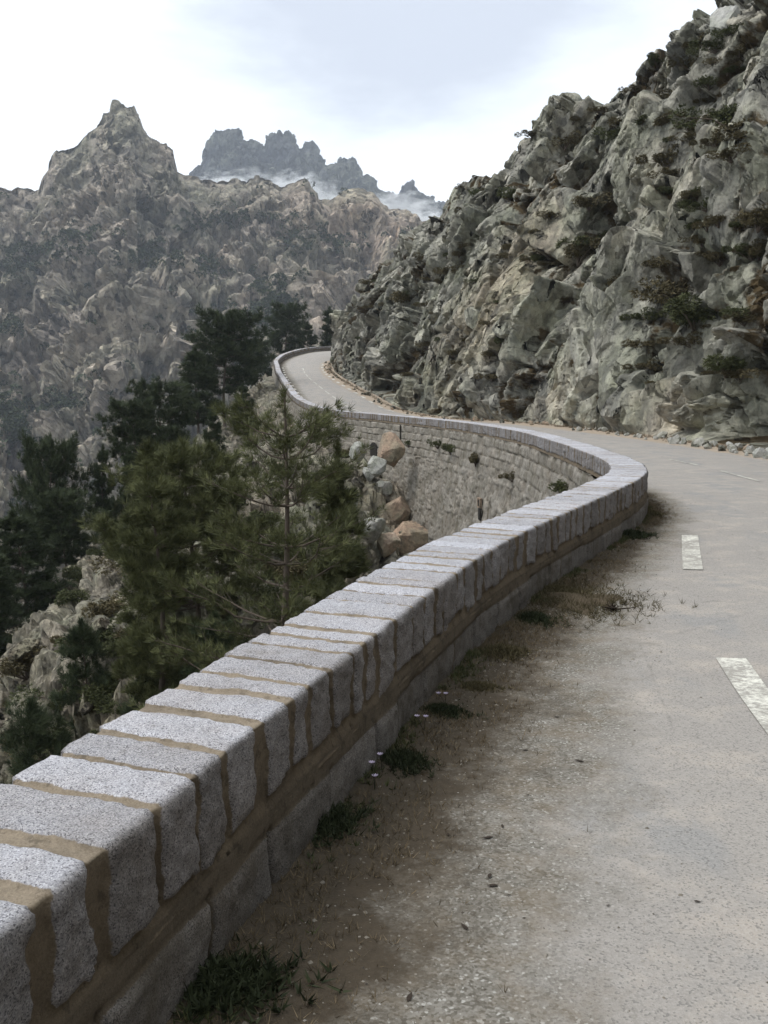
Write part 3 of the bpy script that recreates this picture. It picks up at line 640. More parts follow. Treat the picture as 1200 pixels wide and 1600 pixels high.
# ------------------------------------------------------------------ the mountain across the valley, and the blue pinnacles beyond it
def mountain(name, ridge, base_y, d0, d1, nu, nv, amp, scales, mat, seed, jag, pw=1.0, back=300):
    ridge = np.array(ridge, float)
    px = np.linspace(ridge[0, 0], ridge[-1, 0], nu); py = np.interp(px, ridge[:, 0], ridge[:, 1])
    t = np.linspace(0, 1, nv)
    T = np.concatenate([t, 1 + np.linspace(0.02, 1, 24)])
    PX = np.repeat(px[:, None], len(T), 1); tcl = np.clip(T, 0, 1)[None, :]
    PY = base_y + (py[:, None] - base_y) * tcl
    bend = 60 * np.sin(px / 130.0)[:, None] + 45 * np.sin(px / 57.0 + 1)[:, None]
    DD = d0 + (d1 - d0) * tcl**pw + bend * tcl * (1 - tcl) * (d1 - d0) / 300
    X = (PX - 600) / F * DD; Z = 1.6 - (PY - 610) / F * DD; Y = DD
    bk = np.clip(T - 1, 0, 1)[None, :]
    Y = Y + bk * back; Z = Z - bk * back * 0.8 + 0 * PX
    Pg = np.stack([X, Y, Z], 2); q = Pg.reshape(-1, 3); Ng = normals_grid(Pg); Ng = -Ng if Ng[nu // 2, nv // 2, 1] > 0 else Ng
    D = 0; ids = []; ex = 0
    mt = np.array([[1, 0, 0.25], [0, 1, 0], [-0.3, 0.1, 0.62]])
    for k, sc in enumerate(scales):
        h, e, i_ = facets(q, sc, seed + 5 * k, 0.28, 1.15, mt, 0.8); h = sm(h, (nu, len(T)), 1) if k < 2 else h; ids.append(i_)
        D = D + amp * sc * ((0.44 if k == 0 else 0.56) * h - 0.36 * np.exp(-e / 0.05)); ex = ex + np.exp(-e / 0.12)
    fade = np.clip((1 - np.repeat(tcl, nu, 0).ravel()) / 0.10, jag, 1)
    D = D * fade + amp * scales[0] * 0.35 * fbm(q, scales[0] * 2.4, 4, seed + 40) * fade
    nf = Ng.reshape(-1, 3) + np.array([0, -0.25, 0]); nf /= np.linalg.norm(nf, axis=1, keepdims=True)
    V = q + nf * D[:, None]
    S0 = scales[0]
    veg = 0.55 * fbm(q, S0 * 1.3, 4, seed + 41) + 0.16 * ex / len(scales) * 2 + 0.12
    tint = np.clip(sum(w_ * i_ for w_, i_ in zip((0.35, 0.3, 0.25, 0.2), ids)) + 0.2 * fbm(q, S0 * 3, 2, seed + 42), 0, 1)
    tint2 = np.clip(0.33 + 0.7 * fbm(q, S0 * 3, 3, seed + 43) + 0.22 * np.clip((X.ravel() + 90) / 90, -1.3, 1), 0, 1)
    f = grid_faces(nu, len(T))
    o = tag(link(name, mesh_from(name, V, f[:, ::-1], False, {'tint': tint, 'tint2': tint2, 'veg': veg}), mat), kind='structure')
    return bvh_of(V, f)
MR = [(-420,330),(-200,310),(-60,300),(0,292),(30,299),(60,303),(76,305),(82,285),(92,262),(104,247),(128,243),(140,228),(158,212),(170,202),(176,194),(186,190),(194,178),(205,180),
 (216,182),(226,184),(234,200),(237,216),(250,230),(262,236),(274,238),(286,248),(288,268),(294,277),(300,283),(318,286),(345,292),(375,294),(400,288),(418,286),(430,290),(445,300),(455,296),(470,288),(480,284),(488,288),(494,300),(505,318),
 (520,322),(540,312),(562,310),(580,318),(592,330),(604,340),(630,342),(650,350),(672,352),(700,356),(760,360),(860,330),(980,300)]
MTNBVH = mountain('mountain', MR, 1010, 210, 720, 820, 500, 0.62, (60, 26, 11, 4.6), ROCK_MTN, 101, 0.22, 1.15)
FR = [(250,300),(300,285),(318,272),(324,262),(327,236),(334,224),(345,217),(358,219),(370,216),(388,220),(392,234),(404,232),(414,240),(420,244),(424,230),(432,226),(438,230),(442,224),(452,224),(462,230),(470,238),(476,248),(480,238),(488,236),(495,242),
 (496,258),(504,264),(512,272),(520,268),(528,260),(534,256),(542,260),(552,258),(560,264),(566,276),(570,284),(582,286),(592,292),(596,302),(606,306),(620,312),(626,300),(634,292),(642,292),(650,298),(656,310),(664,318),(670,326),(676,330),(682,326),(690,330),(696,345),(720,360),(800,370)]
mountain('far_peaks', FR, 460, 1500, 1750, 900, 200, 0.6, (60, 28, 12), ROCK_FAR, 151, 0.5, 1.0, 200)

# ------------------------------------------------------------------ valley floor sheet
n = 60; gx = np.linspace(-5000, 5000, n)
Gx, Gy = np.meshgrid(gx, gx + 2500, indexing='ij'); qz = np.stack([Gx.ravel(), Gy.ravel(), 0 * Gx.ravel()], 1)
Gz = -95 + 10 * fbm(qz, 500, 3, 81)
gm = M('valley_ground', 0.95); gm.color(gm.mix(gm.noise(0.02, 6), (0.05, 0.06, 0.03), (0.2, 0.18, 0.14)))
tag(link('ground', mesh_from('ground', np.stack([Gx.ravel(), Gy.ravel(), Gz], 1), grid_faces(n, n), True), gm.m), kind='structure')

def hit(px, py, bvhs=None):
    best = None
    for b_ in (bvhs or (CLIFFBVH, HILLBVH, ROADBVH)):
        d = ray(px, py).normalized(); h = b_.ray_cast(CAM, d)
        if h[0] is not None and (best is None or h[3] < best[3]): best = h
    return best
def drop(x, y, b_=None):
    h = (b_ or HILLBVH).ray_cast(Vector((x, y, 80)), Vector((0, 0, -1)))
    return h[0].z if h[0] is not None else -5.0

# ------------------------------------------------------------------ plants
def leaf_mat(name, a, b_, trans=0.25):
    m = M(name, 0.75); t = m.attr('tint'); m.color(m.mix(t, a, b_))
    m.b.inputs['Subsurface Weight'].default_value = 0.0
    return m.m
BARK = M('pine_bark', 0.95); BARK.color(BARK.mix(BARK.noise(9, 6, 0.7), (0.055, 0.045, 0.038), (0.17, 0.135, 0.11))); BARK.bump(BARK.noise(25, 5, 0.7, BARK.mapping((1, 1, 0.25))), 0.8, 0.03); BARK = BARK.m
NEEDLE = leaf_mat('pine_needles', (0.036, 0.043, 0.018), (0.16, 0.17, 0.072))
NEEDLE_DARK = leaf_mat('dark_pine_needles', (0.020, 0.031, 0.017), (0.075, 0.095, 0.045))
SCRUB = leaf_mat('scrub_leaves', (0.05, 0.043, 0.022), (0.15, 0.125, 0.065))
SCRUB_G = leaf_mat('green_scrub_leaves', (0.034, 0.042, 0.018), (0.11, 0.12, 0.05))
DRY = leaf_mat('dry_grass_blades', (0.045, 0.034, 0.02), (0.24, 0.185, 0.115))
GREEN = leaf_mat('green_weed_leaves', (0.014, 0.02, 0.009), (0.045, 0.055, 0.024))

def tube(pts, rad, sides=6):
    pts = np.array(pts, float); n = len(pts); t = np.gradient(pts, axis=0); t /= np.linalg.norm(t, axis=1, keepdims=True) + 1e-9
    up = np.where(np.abs(t[:, 2:3]) > 0.9, np.array([[1., 0, 0]]), np.array([[0, 0, 1.]]))
    a = np.cross(t, up); a /= np.linalg.norm(a, axis=1, keepdims=True); b_ = np.cross(t, a)
    an = np.linspace(0, 2 * math.pi, sides, endpoint=False)
    V = pts[:, None] + (a[:, None] * np.cos(an)[None, :, None] + b_[:, None] * np.sin(an)[None, :, None]) * np.array(rad)[:, None, None]
    i = np.arange(n * sides).reshape(n, sides); j = np.roll(i, -1, 1)
    return V.reshape(-1, 3), np.stack([i[:-1].ravel(), j[:-1].ravel(), j[1:].ravel(), i[1:].ravel()], 1)
def merge(parts):
    VV, FF, off = [], [], 0
    for v, f in parts: VV.append(v); FF.append(f + off); off += len(v)
    return np.concatenate(VV), np.concatenate(FF)
def tufts(cent, dirs, n, length, width, rng, spread=0.9, droop=0.0):
    """needle tufts: n thin triangles round each shoot"""
    k = len(cent); c = np.repeat(cent, n, 0); d = np.repeat(dirs, n, 0)
    r = rng.normal(size=(k * n, 3)); r /= np.linalg.norm(r, axis=1, keepdims=True)
    d = d + r * spread; d[:, 2] -= droop; d /= np.linalg.norm(d, axis=1, keepdims=True)
    L_ = length * rng.uniform(0.6, 1.15, k * n)
    sd_ = np.cross(d, rng.normal(size=(k * n, 3))); sd_ /= np.linalg.norm(sd_, axis=1, keepdims=True) + 1e-9
    base = c + r * length * 0.12
    V = np.stack([base - sd_ * width / 2, base + sd_ * width / 2, base + d * L_[:, None]], 1).reshape(-1, 3)
    tint = np.repeat(np.clip(np.repeat(rng.random(k), n) * 0.7 + 0.3 * rng.random(k * n), 0, 1), 3)
    return V, np.arange(len(V)).reshape(-1, 3), tint
def make_pine(seed, H, crown_r, crown_base, nwh, per, tuft_n, need_len, need_w, dens=1.0, lean=(0, 0), round_top=0.6, conical=True):
    rng = np.random.default_rng(seed)
    zs = np.linspace(0, 1, 14); tr = np.stack([lean[0] * zs**1.5 * H + 0.05 * H * 0.3 * np.sin(zs * 5 + seed), lean[1] * zs**1.5 * H + 0.02 * H * np.cos(zs * 4 + seed), zs * H], 1)
    r0 = 0.012 * H + 0.015
    wood = [tube(tr, r0 * (1 - zs * 0.88), 8)]; cents, dirs = [], []
    for k in range(nwh):
        f = crown_base + (0.97 - crown_base) * (k + rng.uniform(-.3, .3)) / nwh; f = min(max(f, crown_base * 0.9), 0.98)
        p0 = np.array([np.interp(f, zs, tr[:, j]) for j in range(3)])
        g = (f - crown_base) / (1 - crown_base)
        env = ((1 - g)**round_top if conical else math.sqrt(max(0.03, 1 - (2 * g - 0.75)**2 / 1.6))) * crown_r
        env *= min(1, 0.45 + g * 3)
        a0 = rng.uniform(0, 6.28)
        for b_ in range(per):
            if rng.random() < 0.12: continue
            a = a0 + b_ * 6.283 / per + rng.uniform(-.35, .35); ln = env * rng.uniform(0.6, 1.15)
            rise = rng.uniform(0.15, 0.6) + 0.5 * g
            s_ = np.linspace(0, 1, 6)
            bp = p0 + np.stack([np.cos(a + 0.3 * s_ * rng.normal()) * s_ * ln, np.sin(a) * s_ * ln, (rise * s_**1.4 - 0.18 * s_) * ln * 0.75], 1) + rng.normal(size=(6, 3)) * 0.02 * ln * s_[:, None]
            rb = r0 * 0.32 * (1 - f * 0.6)
            wood.append(tube(bp, rb * (1 - s_ * 0.85), 5))
            nsub = max(3, int(7 * dens * ln / crown_r + 2))
            for sb in range(nsub):
                sf = rng.uniform(0.3, 1.0); q0 = np.array([np.interp(sf, s_, bp[:, j]) for j in range(3)])
                sl = ln * rng.uniform(0.16, 0.38) * (1.2 - 0.4 * sf); an = a + rng.uniform(-1.3, 1.3)
                dv = np.array([math.cos(an), math.sin(an), rng.uniform(0.05, 0.9)]); dv /= np.linalg.norm(dv)
                sub = q0 + dv * np.linspace(0, 1, 3)[:, None] * sl; sub[2, 2] += sl * 0.12
                wood.append(tube(sub, rb * 0.28 * np.array([1, .7, .3]), 3))
                for c_ in np.linspace(0.3, 1.0, max(2, int(3 * dens + 1))):
                    cents.append(q0 + dv * sl * c_ + rng.normal(size=3) * need_len * 0.35); dirs.append(dv + np.array([0, 0, 0.5]))
            cents.append(bp[-1]); dirs.append(np.array([math.cos(a), math.sin(a), 0.8]))
    for f in np.linspace(0.86, 1.0, 16):
        p0 = np.array([np.interp(f, zs, tr[:, j]) for j in range(3)])
        for _ in range(3):
            a = rng.uniform(0, 6.28); o_ = (1.02 - f) * crown_r * rng.uniform(0.1, 1.1); cents.append(p0 + np.array([math.cos(a) * o_, math.sin(a) * o_, 0])); dirs.append(np.array([math.cos(a) * .5, math.sin(a) * .5, 1.0]))
    dr = np.array(dirs); dr /= np.linalg.norm(dr, axis=1, keepdims=True)
    V, Fq, ti = tufts(np.array(cents), dr, tuft_n, need_len, need_w, rng, 0.75)
    wv, wf = merge(wood)
    return mesh_from('trunk', wv, wf, True), mesh_from('crown', V, Fq, False, {'tint': ti})
def pine(name, meshes, loc, label, mat, rz=0, sc=1.0, group=None):
    root = empty(name, loc, rz); root.scale = (sc, sc, sc) if not isinstance(sc, tuple) else sc
    tag(root, label, 'pine tree', group)
    link('trunk', meshes[0], BARK, root); link('crown', meshes[1], mat, root); return root
def copy_tree(o, loc, rz, sc, label):
    c = o.copy(); COL.objects.link(c); c.location = loc; c.rotation_euler = (0, 0, rz); c.scale = sc if isinstance(sc, tuple) else (sc,) * 3; c['label'] = label
    for ch in o.children:
        k = ch.copy(); COL.objects.link(k); k.parent = c
    return c
def at(px, d): return (px - 600) / F * d
def treepos(px, top_py, d):
    x = at(px, d); zb = drop(x, d) - 0.2; zt = 1.6 - (top_py - 610) / F * d
    return (x, d, zb), zt - zb
# main pine in front of the ravine
loc, H = treepos(425, 612, 15.0)
main_m = make_pine(11, H, 2.25, 0.28, 14, 6, 20, 0.15, 0.0085, 1.5, (0.025, 0.0), 0.42)
pine('pine_tree', main_m, loc, 'open young pine with bare limbs rising just behind the middle of the parapet', NEEDLE, 0.4)
loc, H = treepos(522, 695, 17.0)
sm = make_pine(12, H, 0.75, 0.40, 11, 6, 26, 0.15, 0.010, 2.2, (0, 0), 0.8)
pine('pine_tree', sm, loc, 'small pointed pine right of the tall open pine, beside the retaining wall', NEEDLE, 1.0)
loc, H = treepos(300, 690, 21.0)
lm = make_pine(13, H, 2.1, 0.25, 13, 7, 24, 0.19, 0.011, 1.7, (-0.03, 0), 0.40)
pine('pine_tree', lm, loc, 'broad bushy pine left of the tall open pine, halfway down the slope', NEEDLE, 0.2)
loc, H = treepos(238, 725, 18.5)
lm2 = make_pine(14, H, 1.1, 0.2, 10, 6, 24, 0.17, 0.010, 1.9, (0.02, 0), 0.5)
pine('pine_tree', lm2, loc, 'smaller olive pine in front of the broad bushy pine, at its lower left', NEEDLE, 2.2)
# dense trees on the slope
dense = make_pine(21, 8.0, 2.1, 0.18, 13, 7, 20, 0.34, 0.028, 1.3, (0.02, 0), 0.62)
dense2 = make_pine(22, 8.0, 2.7, 0.34, 9, 7, 20, 0.36, 0.030, 1.35, (0.05, 0), 0.45, False)
A = pine('pine_tree', dense, (0, 0, 0), 'x', NEEDLE_DARK); B = pine('pine_tree', dense2, (0, 0, 0), 'x', NEEDLE_DARK)
used = {'A': False, 'B': False}
def dense_tree(kind, px, top, d, label, rz=0.0, wide=1.0, hmin=None, group=None):
    loc, H = treepos(px, top, d)
    if hmin and H > hmin: loc = (loc[0], loc[1], loc[2]); 
    src = A if kind == 'A' else B; s_ = H / 8.0; sc = (s_ * wide, s_ * wide, s_)
    if not used[kind]:
        used[kind] = True; o = src; o.location = loc; o.rotation_euler = (0, 0, rz); o.scale = sc; o['label'] = label
    else: o = copy_tree(src, loc, rz, sc, label)
    if group: o['group'] = group
    return o
G1 = 'dark pines on the slope below the road'
dense_tree('B', 352, 492, 84, 'big dark dense pine just left of the start of the upper road bend', 0.3, 1.05, group=G1)
dense_tree('A', 308, 545, 70, 'dark pine below and left of the big dense pine by the upper bend', 1.1, 1.05, group=G1)
dense_tree('B', 255, 600, 58, 'dark rounded pine on the skyline of the rocky spur, left of the bushy pine tops', 2.0, 0.9, group=G1)
dense_tree('B', 212, 628, 50, 'flat topped dark pine leaning out against the pale scree', 4.1, 0.95, group=G1)
dense_tree('A', 380, 600, 62, 'dark pine directly behind the top of the tall open pine', 0.7, 0.95, group=G1)
G2 = 'dark pines at the far left edge of the slope'
dense_tree('B', 72, 692, 46, 'tall dark pine at the left with layered flat branches', 0.9, 0.62, group=G2)
dense_tree('A', 158, 698, 47, 'narrow cone shaped dark pine right of the layered pine at the left', 0.4, 0.62, group=G2)
dense_tree('A', 25, 800, 36, 'broad dark pine cut by the left edge of the view, below the layered pine', 2.4, 1.3, group=G2)
dense_tree('B', 95, 770, 40, 'dark pine filling the gap under the layered and the cone shaped pine', 3.0, 1.0, group=G2)
dense_tree('A', -30, 860, 31, 'lowest dark pine at the left edge of the view', 5.0, 1.2, group=G2)
dense_tree('A', 205, 705, 45, 'dark pine standing between the narrow cone shaped pine and the bushy pine', 1.9, 0.8, group=G2)
dense_tree('B', 262, 668, 52, 'dark pine just behind the top left of the broad bushy pine', 5.2, 0.7, group=G2)
dense_tree('A', 335, 640, 50, 'dark pine wedged between the tops of the bushy and the tall open pine', 3.7, 0.7, group=G2)
dense_tree('A', 395, 560, 92, 'dark pine close below the outer parapet of the upper bend', 2.7, 0.9, group=G1)
G3 = 'pines beyond the upper bend'
def far_tree(kind, px, top, d, base_z, label, rz, wide):
    x = at(px, d); H = 1.6 - (top - 610) / F * d - base_z; s_ = H / 8
    return copy_tree(A if kind == 'A' else B, (x, d, base_z), rz, (s_ * wide, s_ * wide, s_), label)
for a in [('B', 448, 480, 140, 3.5, 'rounded dark pine behind the far parapet, nearest the outside of the bend', 0.2, 0.95),
          ('A', 482, 506, 146, 4.0, 'shortest dark pine behind the far parapet, between two larger ones', 1.2, 1.0),
          ('A', 520, 484, 143, 4.0, 'dark pine behind the far parapet touching the end of the cliff', 2.2, 1.0),
          ('B', 405, 535, 128, -1.0, 'low dark pine below the outer corner of the upper bend', 3.3, 0.9)]:
    o = far_tree(*a); o['group'] = G3
# low young pines in the foreground at the left
dense3 = make_pine(31, 3.2, 1.15, 0.08, 10, 6, 20, 0.20, 0.012, 1.3, (0, 0), 0.6)
loc, H = treepos(120, 975, 21); Cc = pine('pine_tree', dense3, loc, 'short bushy pine low on the slope at the left, just above the parapet coping', NEEDLE_DARK, 0, (H / 3.2 * 0.8, H / 3.2 * 0.8, H / 3.2), 'short pines low on the slope')
for px, top, d, wd_, lb in [(215, 1060, 19, 0.9, 'short bushy pine nestling right of the lowest one at the left'), (330, 965, 18, 0.9, 'short bushy pine under the limbs of the tall open pine'), (30, 1110, 17, .9, 'short pine half hidden by the parapet at the left edge')]:
    loc, H = treepos(px, top, d); copy_tree(Cc, loc, random.random() * 6, (H / 3.2 * wd_, H / 3.2 * wd_, H / 3.2), lb)

def make_shrub(seed, mat_tint=0.5, n=900, leaf=0.055, flat=0.6, clumps=9):
    rng = np.random.default_rng(seed); cs = rng.normal(size=(clumps, 3)) * np.array([0.34, 0.34, 0.18]); cs[:, 2] = np.abs(cs[:, 2]) * flat / 0.6 + 0.18
    rad = rng.uniform(0.16, 0.36, clumps); pick = rng.integers(0, clumps, n)
    r = rng.normal(size=(n, 3)); r /= np.linalg.norm(r, axis=1, keepdims=True)
    c = cs[pick] + r * rad[pick][:, None] * rng.uniform(0.55, 1.08, n)[:, None] * np.array([1, 1, 0.85]); c[:, 2] = np.maximum(c[:, 2], 0.0)
    V, Fq, ti = tufts(c, r, 5, leaf * 1.8, leaf * 0.7, rng, 1.0)
    ti = np.clip(ti * 0.6 + np.repeat(rng.random(clumps)[pick], 15) * 0.4, 0, 1)
    stems = [tube(np.array([[0, 0, -0.3], cs[k] * 0.5, cs[k]]), np.array([0.03, 0.02, 0.008]), 4) for k in range(clumps)]
    return mesh_from('foliage', V, Fq, False, {'tint': ti}), mesh_from('stems', *merge(stems), True)
SH = [make_shrub(s_, n=600 + 150 * s_) for s_ in range(4)]
def shrub(i, loc, sc, mat, label, group, rz=0.0, name='shrub'):
    root = empty(name, loc, rz); root.scale = sc if isinstance(sc, tuple) else (sc,) * 3
    fm = SH[i % 4][0]
    key = fm.name + mat.name
    if key not in shrub.cache:
        f2 = fm.copy(); f2.materials.clear(); f2.materials.append(mat); shrub.cache[key] = f2
    o = bpy.data.objects.new('foliage', shrub.cache[key]); COL.objects.link(o); o.parent = root
    st_ = SH[i % 4][1]
    if not st_.materials: st_.materials.append(BARK)
    o = bpy.data.objects.new('stems', st_); COL.objects.link(o); o.parent = root
    tag(root, label, 'shrub', group); return root
shrub.cache = {}
# bushes growing on ledges of the cliff: the ones that stand out in the photo, then smaller ones
LED = [(965,205,1.1,'dark round bush high on the cliff below the skyline'), (918,310,0.9,'dark bush in the middle of the upper cliff'), (900,385,1.3,'dark scrub patch in the hollow above the big pale outcrop'),
 (935,375,1.2,'brown green scrub right beside the hollow above the pale outcrop'), (963,435,0.8,'small green bush on top of the pale outcrop'), (1060,445,1.5,'large brown bush in the gully right of the pale outcrop'), (1085,480,1.3,'dark lower bush in the gully right of the pale outcrop'),
 (1050,240,0.9,'dark bush left of a pale block near the upper right'), (1150,200,1.0,'brownish bush near the right edge high up'), (1150,165,1.2,'green bush at the right edge below the top boulder'), (1085,95,0.8,'dark scrub just below the top boulder'), (1045,150,.8,'scrub a little down and left of the top boulder'),
 (750,298,0.9,'dark bush on the skyline at the left shoulder of the cliff'), (715,325,0.8,'small bush on the skyline near the saddle'), (630,460,1.4,'dark bush low on the far left part of the cliff'), (800,300,1.1,'dark scrub in the cleft under the skyline notch'), (880,215,1.0,'scrub on the skyline step'),
 (820,640,0.6,'small bush at the road side under the pale slab'), (1130,560,0.8,'dark bush in the shaded recess at the lower right'), (700,420,0.9,'bush left of the tan slab'), (660,400,1.0,'scrub on the falling skyline left of the tan slab'), (780,530,0.5,'little bush between two rounded blocks'), (1180,330,0.9,'bush at the right edge halfway up the cliff')]
for k, (px, py, sc, lb) in enumerate(LED):
    h = hit(px, py, (CLIFFBVH,))
    if h: shrub(k, h[0] + Vector((0.1, 0, -0.45 * sc)), (sc * 1.3, sc * 1.35, sc), SCRUB if k % 3 else SCRUB_G, lb, 'bushes on the cliff ledges', k * 1.3)
rr = random.Random(5); placed = 0; tries = 0
while placed < 110 and tries < 3000:
    tries += 1
    px, py = rr.uniform(560, 1190), rr.uniform(30, 600); h = hit(px, py, (CLIFFBVH,))
    if not h: continue
    nrm = h[1] if h[1].z > 0 else -h[1]
    if nrm.z < 0.55 and rr.random() < 0.93: continue
    if abs(px - 860) < 70 and abs(py - 520) < 100: continue
    placed += 1; sc = rr.uniform(0.3, 0.75)
    shrub(rr.randrange(4), h[0] + Vector((0, 0, -0.15)), (sc * 1.4, sc * 1.4, sc * 0.85), SCRUB if rr.random() < .75 else SCRUB_G, 'small scrubby bush clinging to a crack in the grey green cliff', 'small bushes in the cracks of the cliff', rr.uniform(0, 6))
placed = 0; tries = 0
while placed < 110 and tries < 4000:
    tries += 1
    px, py = rr.uniform(0, 640), rr.uniform(600, 1230); h = hit(px, py, (HILLBVH,))
    if not h or h[0].y > 90: continue
    if px > 560 and 650 < py < 900 and rr.random() < 0.7: continue
    placed += 1; sc = rr.uniform(0.25, 0.7) * (0.75 + h[0].y / 60)
    shrub(rr.randrange(4), h[0] + Vector((0, 0, -0.1)), (sc * 1.3, sc * 1.3, sc), SCRUB if rr.random() < .55 else SCRUB_G, 'low scrub bush among the rocks of the ravine slope', 'low scrub on the ravine slope', rr.uniform(0, 6))
# plants rooted in the far arm of the retaining wall
for k, (px, py, d, sc, lb) in enumerate([(686, 688, 33, .38, 'dark tuft of weeds high on the curved retaining wall, leftmost of a pair'), (706, 694, 32, .42, 'green tuft of weeds high on the curved retaining wall, right one of a pair'),
     (745, 712, 29.3, .42, 'rusty brown weed growing from a joint of the retaining wall'), (803, 740, 25, .26, 'small brown weed alone in the middle of the retaining wall'), (882, 752, 18.8, .38, 'large dark weed on the retaining wall close behind the near parapet'), (640, 688, 38, .35, 'dark weed at the left end of the curved retaining wall')]):
    h = RETBVH.ray_cast(CAM, ray(px, py).normalized())
    if h[0] is None: continue
    p = h[0]; shrub(k, (p.x - 0.05, p.y - 0.1, p.z - sc * 0.5), sc, SCRUB if k in (2, 3) else SCRUB_G, lb, 'weeds growing out of the retaining wall', k, 'wall_weed')

# drain openings and a dark joint in the retaining face (parts of the wall)
hole = M('dark_void', 1.0); hole.color((0.02, 0.018, 0.015)); hole = hole.m
def opening(px, py, w_, h_, arch, frame):
    h = RETBVH.ray_cast(CAM, ray(px, py).normalized())
    if h[0] is None: return
    n_ = h[1]; n_ = n_ if n_.dot(CAM - h[0]) > 0 else -n_; n_ = Vector((n_.x, n_.y, 0)).normalized(); t_ = Vector((-n_.y, n_.x, 0))
    loop = [(-w_ / 2, -h_ / 2), (w_ / 2, -h_ / 2)] + ([(w_ / 2 * math.cos(a), h_ * .1 + h_ * .4 * math.sin(a)) for a in np.linspace(0, math.pi, 9)] if arch else [(w_ / 2 * 1.05, h_ / 2), (-w_ / 2 * .9, h_ / 2)])
    def ring(sc, off): return [h[0] + t_ * (x * sc) + Vector((0, 0, y * sc)) + n_ * off for x, y in loop]
    def solid(rings, cap):
        V = [tuple(v - wall.location) for r_ in rings for v in r_]; m_ = len(loop); F_ = []
        for r_ in range(len(rings) - 1):
            for k in range(m_): F_.append((r_ * m_ + k, r_ * m_ + (k + 1) % m_, (r_ + 1) * m_ + (k + 1) % m_, (r_ + 1) * m_ + k))
        me = bpy.data.meshes.new('drain'); me.from_pydata(V, [], F_ + ([tuple(range((len(rings) - 1) * m_, len(rings) * m_))] if cap else [])); me.update(); return me
    link('drain_opening', solid([ring(1, 0.02), ring(.98, .05), ring(.9, .055)], True), hole, wall)
    if frame: link('drain_surround', solid([ring(1.0, .0), ring(1.0, .07), ring(1.45, .07), ring(1.5, 0)], False), ROCK_PINK, wall)
opening(751, 803, 0.24, 0.34, False, False); opening(751, 786, 0.24, 0.20, False, True)
opening(585, 702, 0.9, 0.6, True, False); opening(627, 680, 0.07, 0.8, False, False)

# ------------------------------------------------------------------ boulders and loose rocks
def make_rock(seed, res=26, sub=0.35):
    rng = np.random.default_rng(seed)
    th = np.linspace(0, math.pi, res); ph = np.linspace(0, 2 * math.pi, res * 2, endpoint=False)
    T_, P_ = np.meshgrid(th, ph, indexing='ij')
    D = np.stack([np.sin(T_) * np.cos(P_), np.sin(T_) * np.sin(P_), np.cos(T_)], 2).reshape(-1, 3)
    r = np.full(len(D), 1.0)
    for _ in range(26):
        nn = rng.normal(size=3); nn /= np.linalg.norm(nn); k = D @ nn; r = np.where(k > 1e-3, np.minimum(r, rng.uniform(0.55, 0.80) / np.maximum(k, 1e-3)), r)
    r = r * (1 + 0.05 * fbm(D + seed * 3.1, 0.5, 3, seed) + 0.03 * fbm(D + seed, 0.15, 3, seed + 4))
    V = D * r[:, None]; i = np.arange(len(D)).reshape(res, res * 2); j = np.roll(i, -1, 1)
    f = np.stack([i[:-1].ravel(), i[1:].ravel(), j[1:].ravel(), j[:-1].ravel()], 1)
    return mesh_from('rock', V, f, False, {'tint': np.full(len(V), rng.uniform(0.3, 0.9)), 'tint2': np.full(len(V), rng.uniform(0.2, 0.9)), 'veg': np.full(len(V), 0.0)})
RK = [make_rock(k) for k in range(7)]
def rock(i, mat, loc, sc, rot, label, group=None, name='boulder', cat='boulder'):
    key = (i % 7, mat.name)
    if key not in rock.cache:
        c = RK[i % 7].copy(); c.materials.clear(); c.materials.append(mat); rock.cache[key] = c
    o = bpy.data.objects.new(name, rock.cache[key]); COL.objects.link(o); o.location = loc; o.scale = sc; o.rotation_euler = rot
    return tag(o, label, cat, group)
rock.cache = {}
BO = [(640, 845, 27, (.62, .6, .72), ROCK_PINK, 'largest pinkish boulder at the foot of the retaining wall'), (620, 800, 28.5, (.55, .5, .55), ROCK_PINK, 'tan boulder just above the largest pinkish boulder'), (547, 788, 26, (.30, .28, .26), ROCK_PALE, 'pale grey block lying alone left of the tan boulders'),
 (590, 728, 34, (.38, .36, .28), ROCK_PALE, 'pale block left of the retaining wall near the top of the boulder heap'), (578, 742, 32, (.30, .25, .28), ROCK_PALE, 'whitish block below the pale block at the top of the heap'), (612, 706, 37, (.62, .5, .55), ROCK_PINK, 'brown boulder at the top of the heap against the retaining wall'),
 (600, 765, 31, (.34, .3, .3), ROCK_PALE, 'small pale rock in the middle of the boulder heap'), (640, 760, 31, (.45, .4, .5), ROCK_PINK, 'brownish boulder tight against the retaining wall, mid height'), (575, 830, 26, (.4, .35, .3), ROCK_PALE, 'flat grey rock below the boulder heap'), (605, 850, 25.5, (.35, .3, .3), ROCK_PINK, 'small pink rock left of the largest pinkish boulder'), (560, 705, 37, (.4, .35, .3), ROCK_PALE, 'pale rock peeping out beside the small pointed pine')]
print('BOULDER', [round(hit(b_[0], b_[1], (HILLBVH,))[0].y, 1) if hit(b_[0], b_[1], (HILLBVH,)) else None for b_ in BO])
for k, (px, py, d, sc, mt_, lb) in enumerate(BO):
    p = P(px, py, d); h = hit(px, py, (HILLBVH,))
    if h and abs(h[0].y - d) < 9: p = h[0] + Vector((0, -0.1, 0.05))
    rock(k, mt_, p, tuple(1.35 * a_ for a_ in sc), (k * .7, k * .5, k * 1.1), lb, 'boulder heap by the retaining wall')
h = hit(1132, 50, (CLIFFBVH,))
if h: rock(3, ROCK_PALE, h[0] + Vector((0.2, .3, .2)), (1.2, 1.1, 1.0), (.2, .5, .4), 'big pale grey boulder perched near the top right skyline of the cliff')
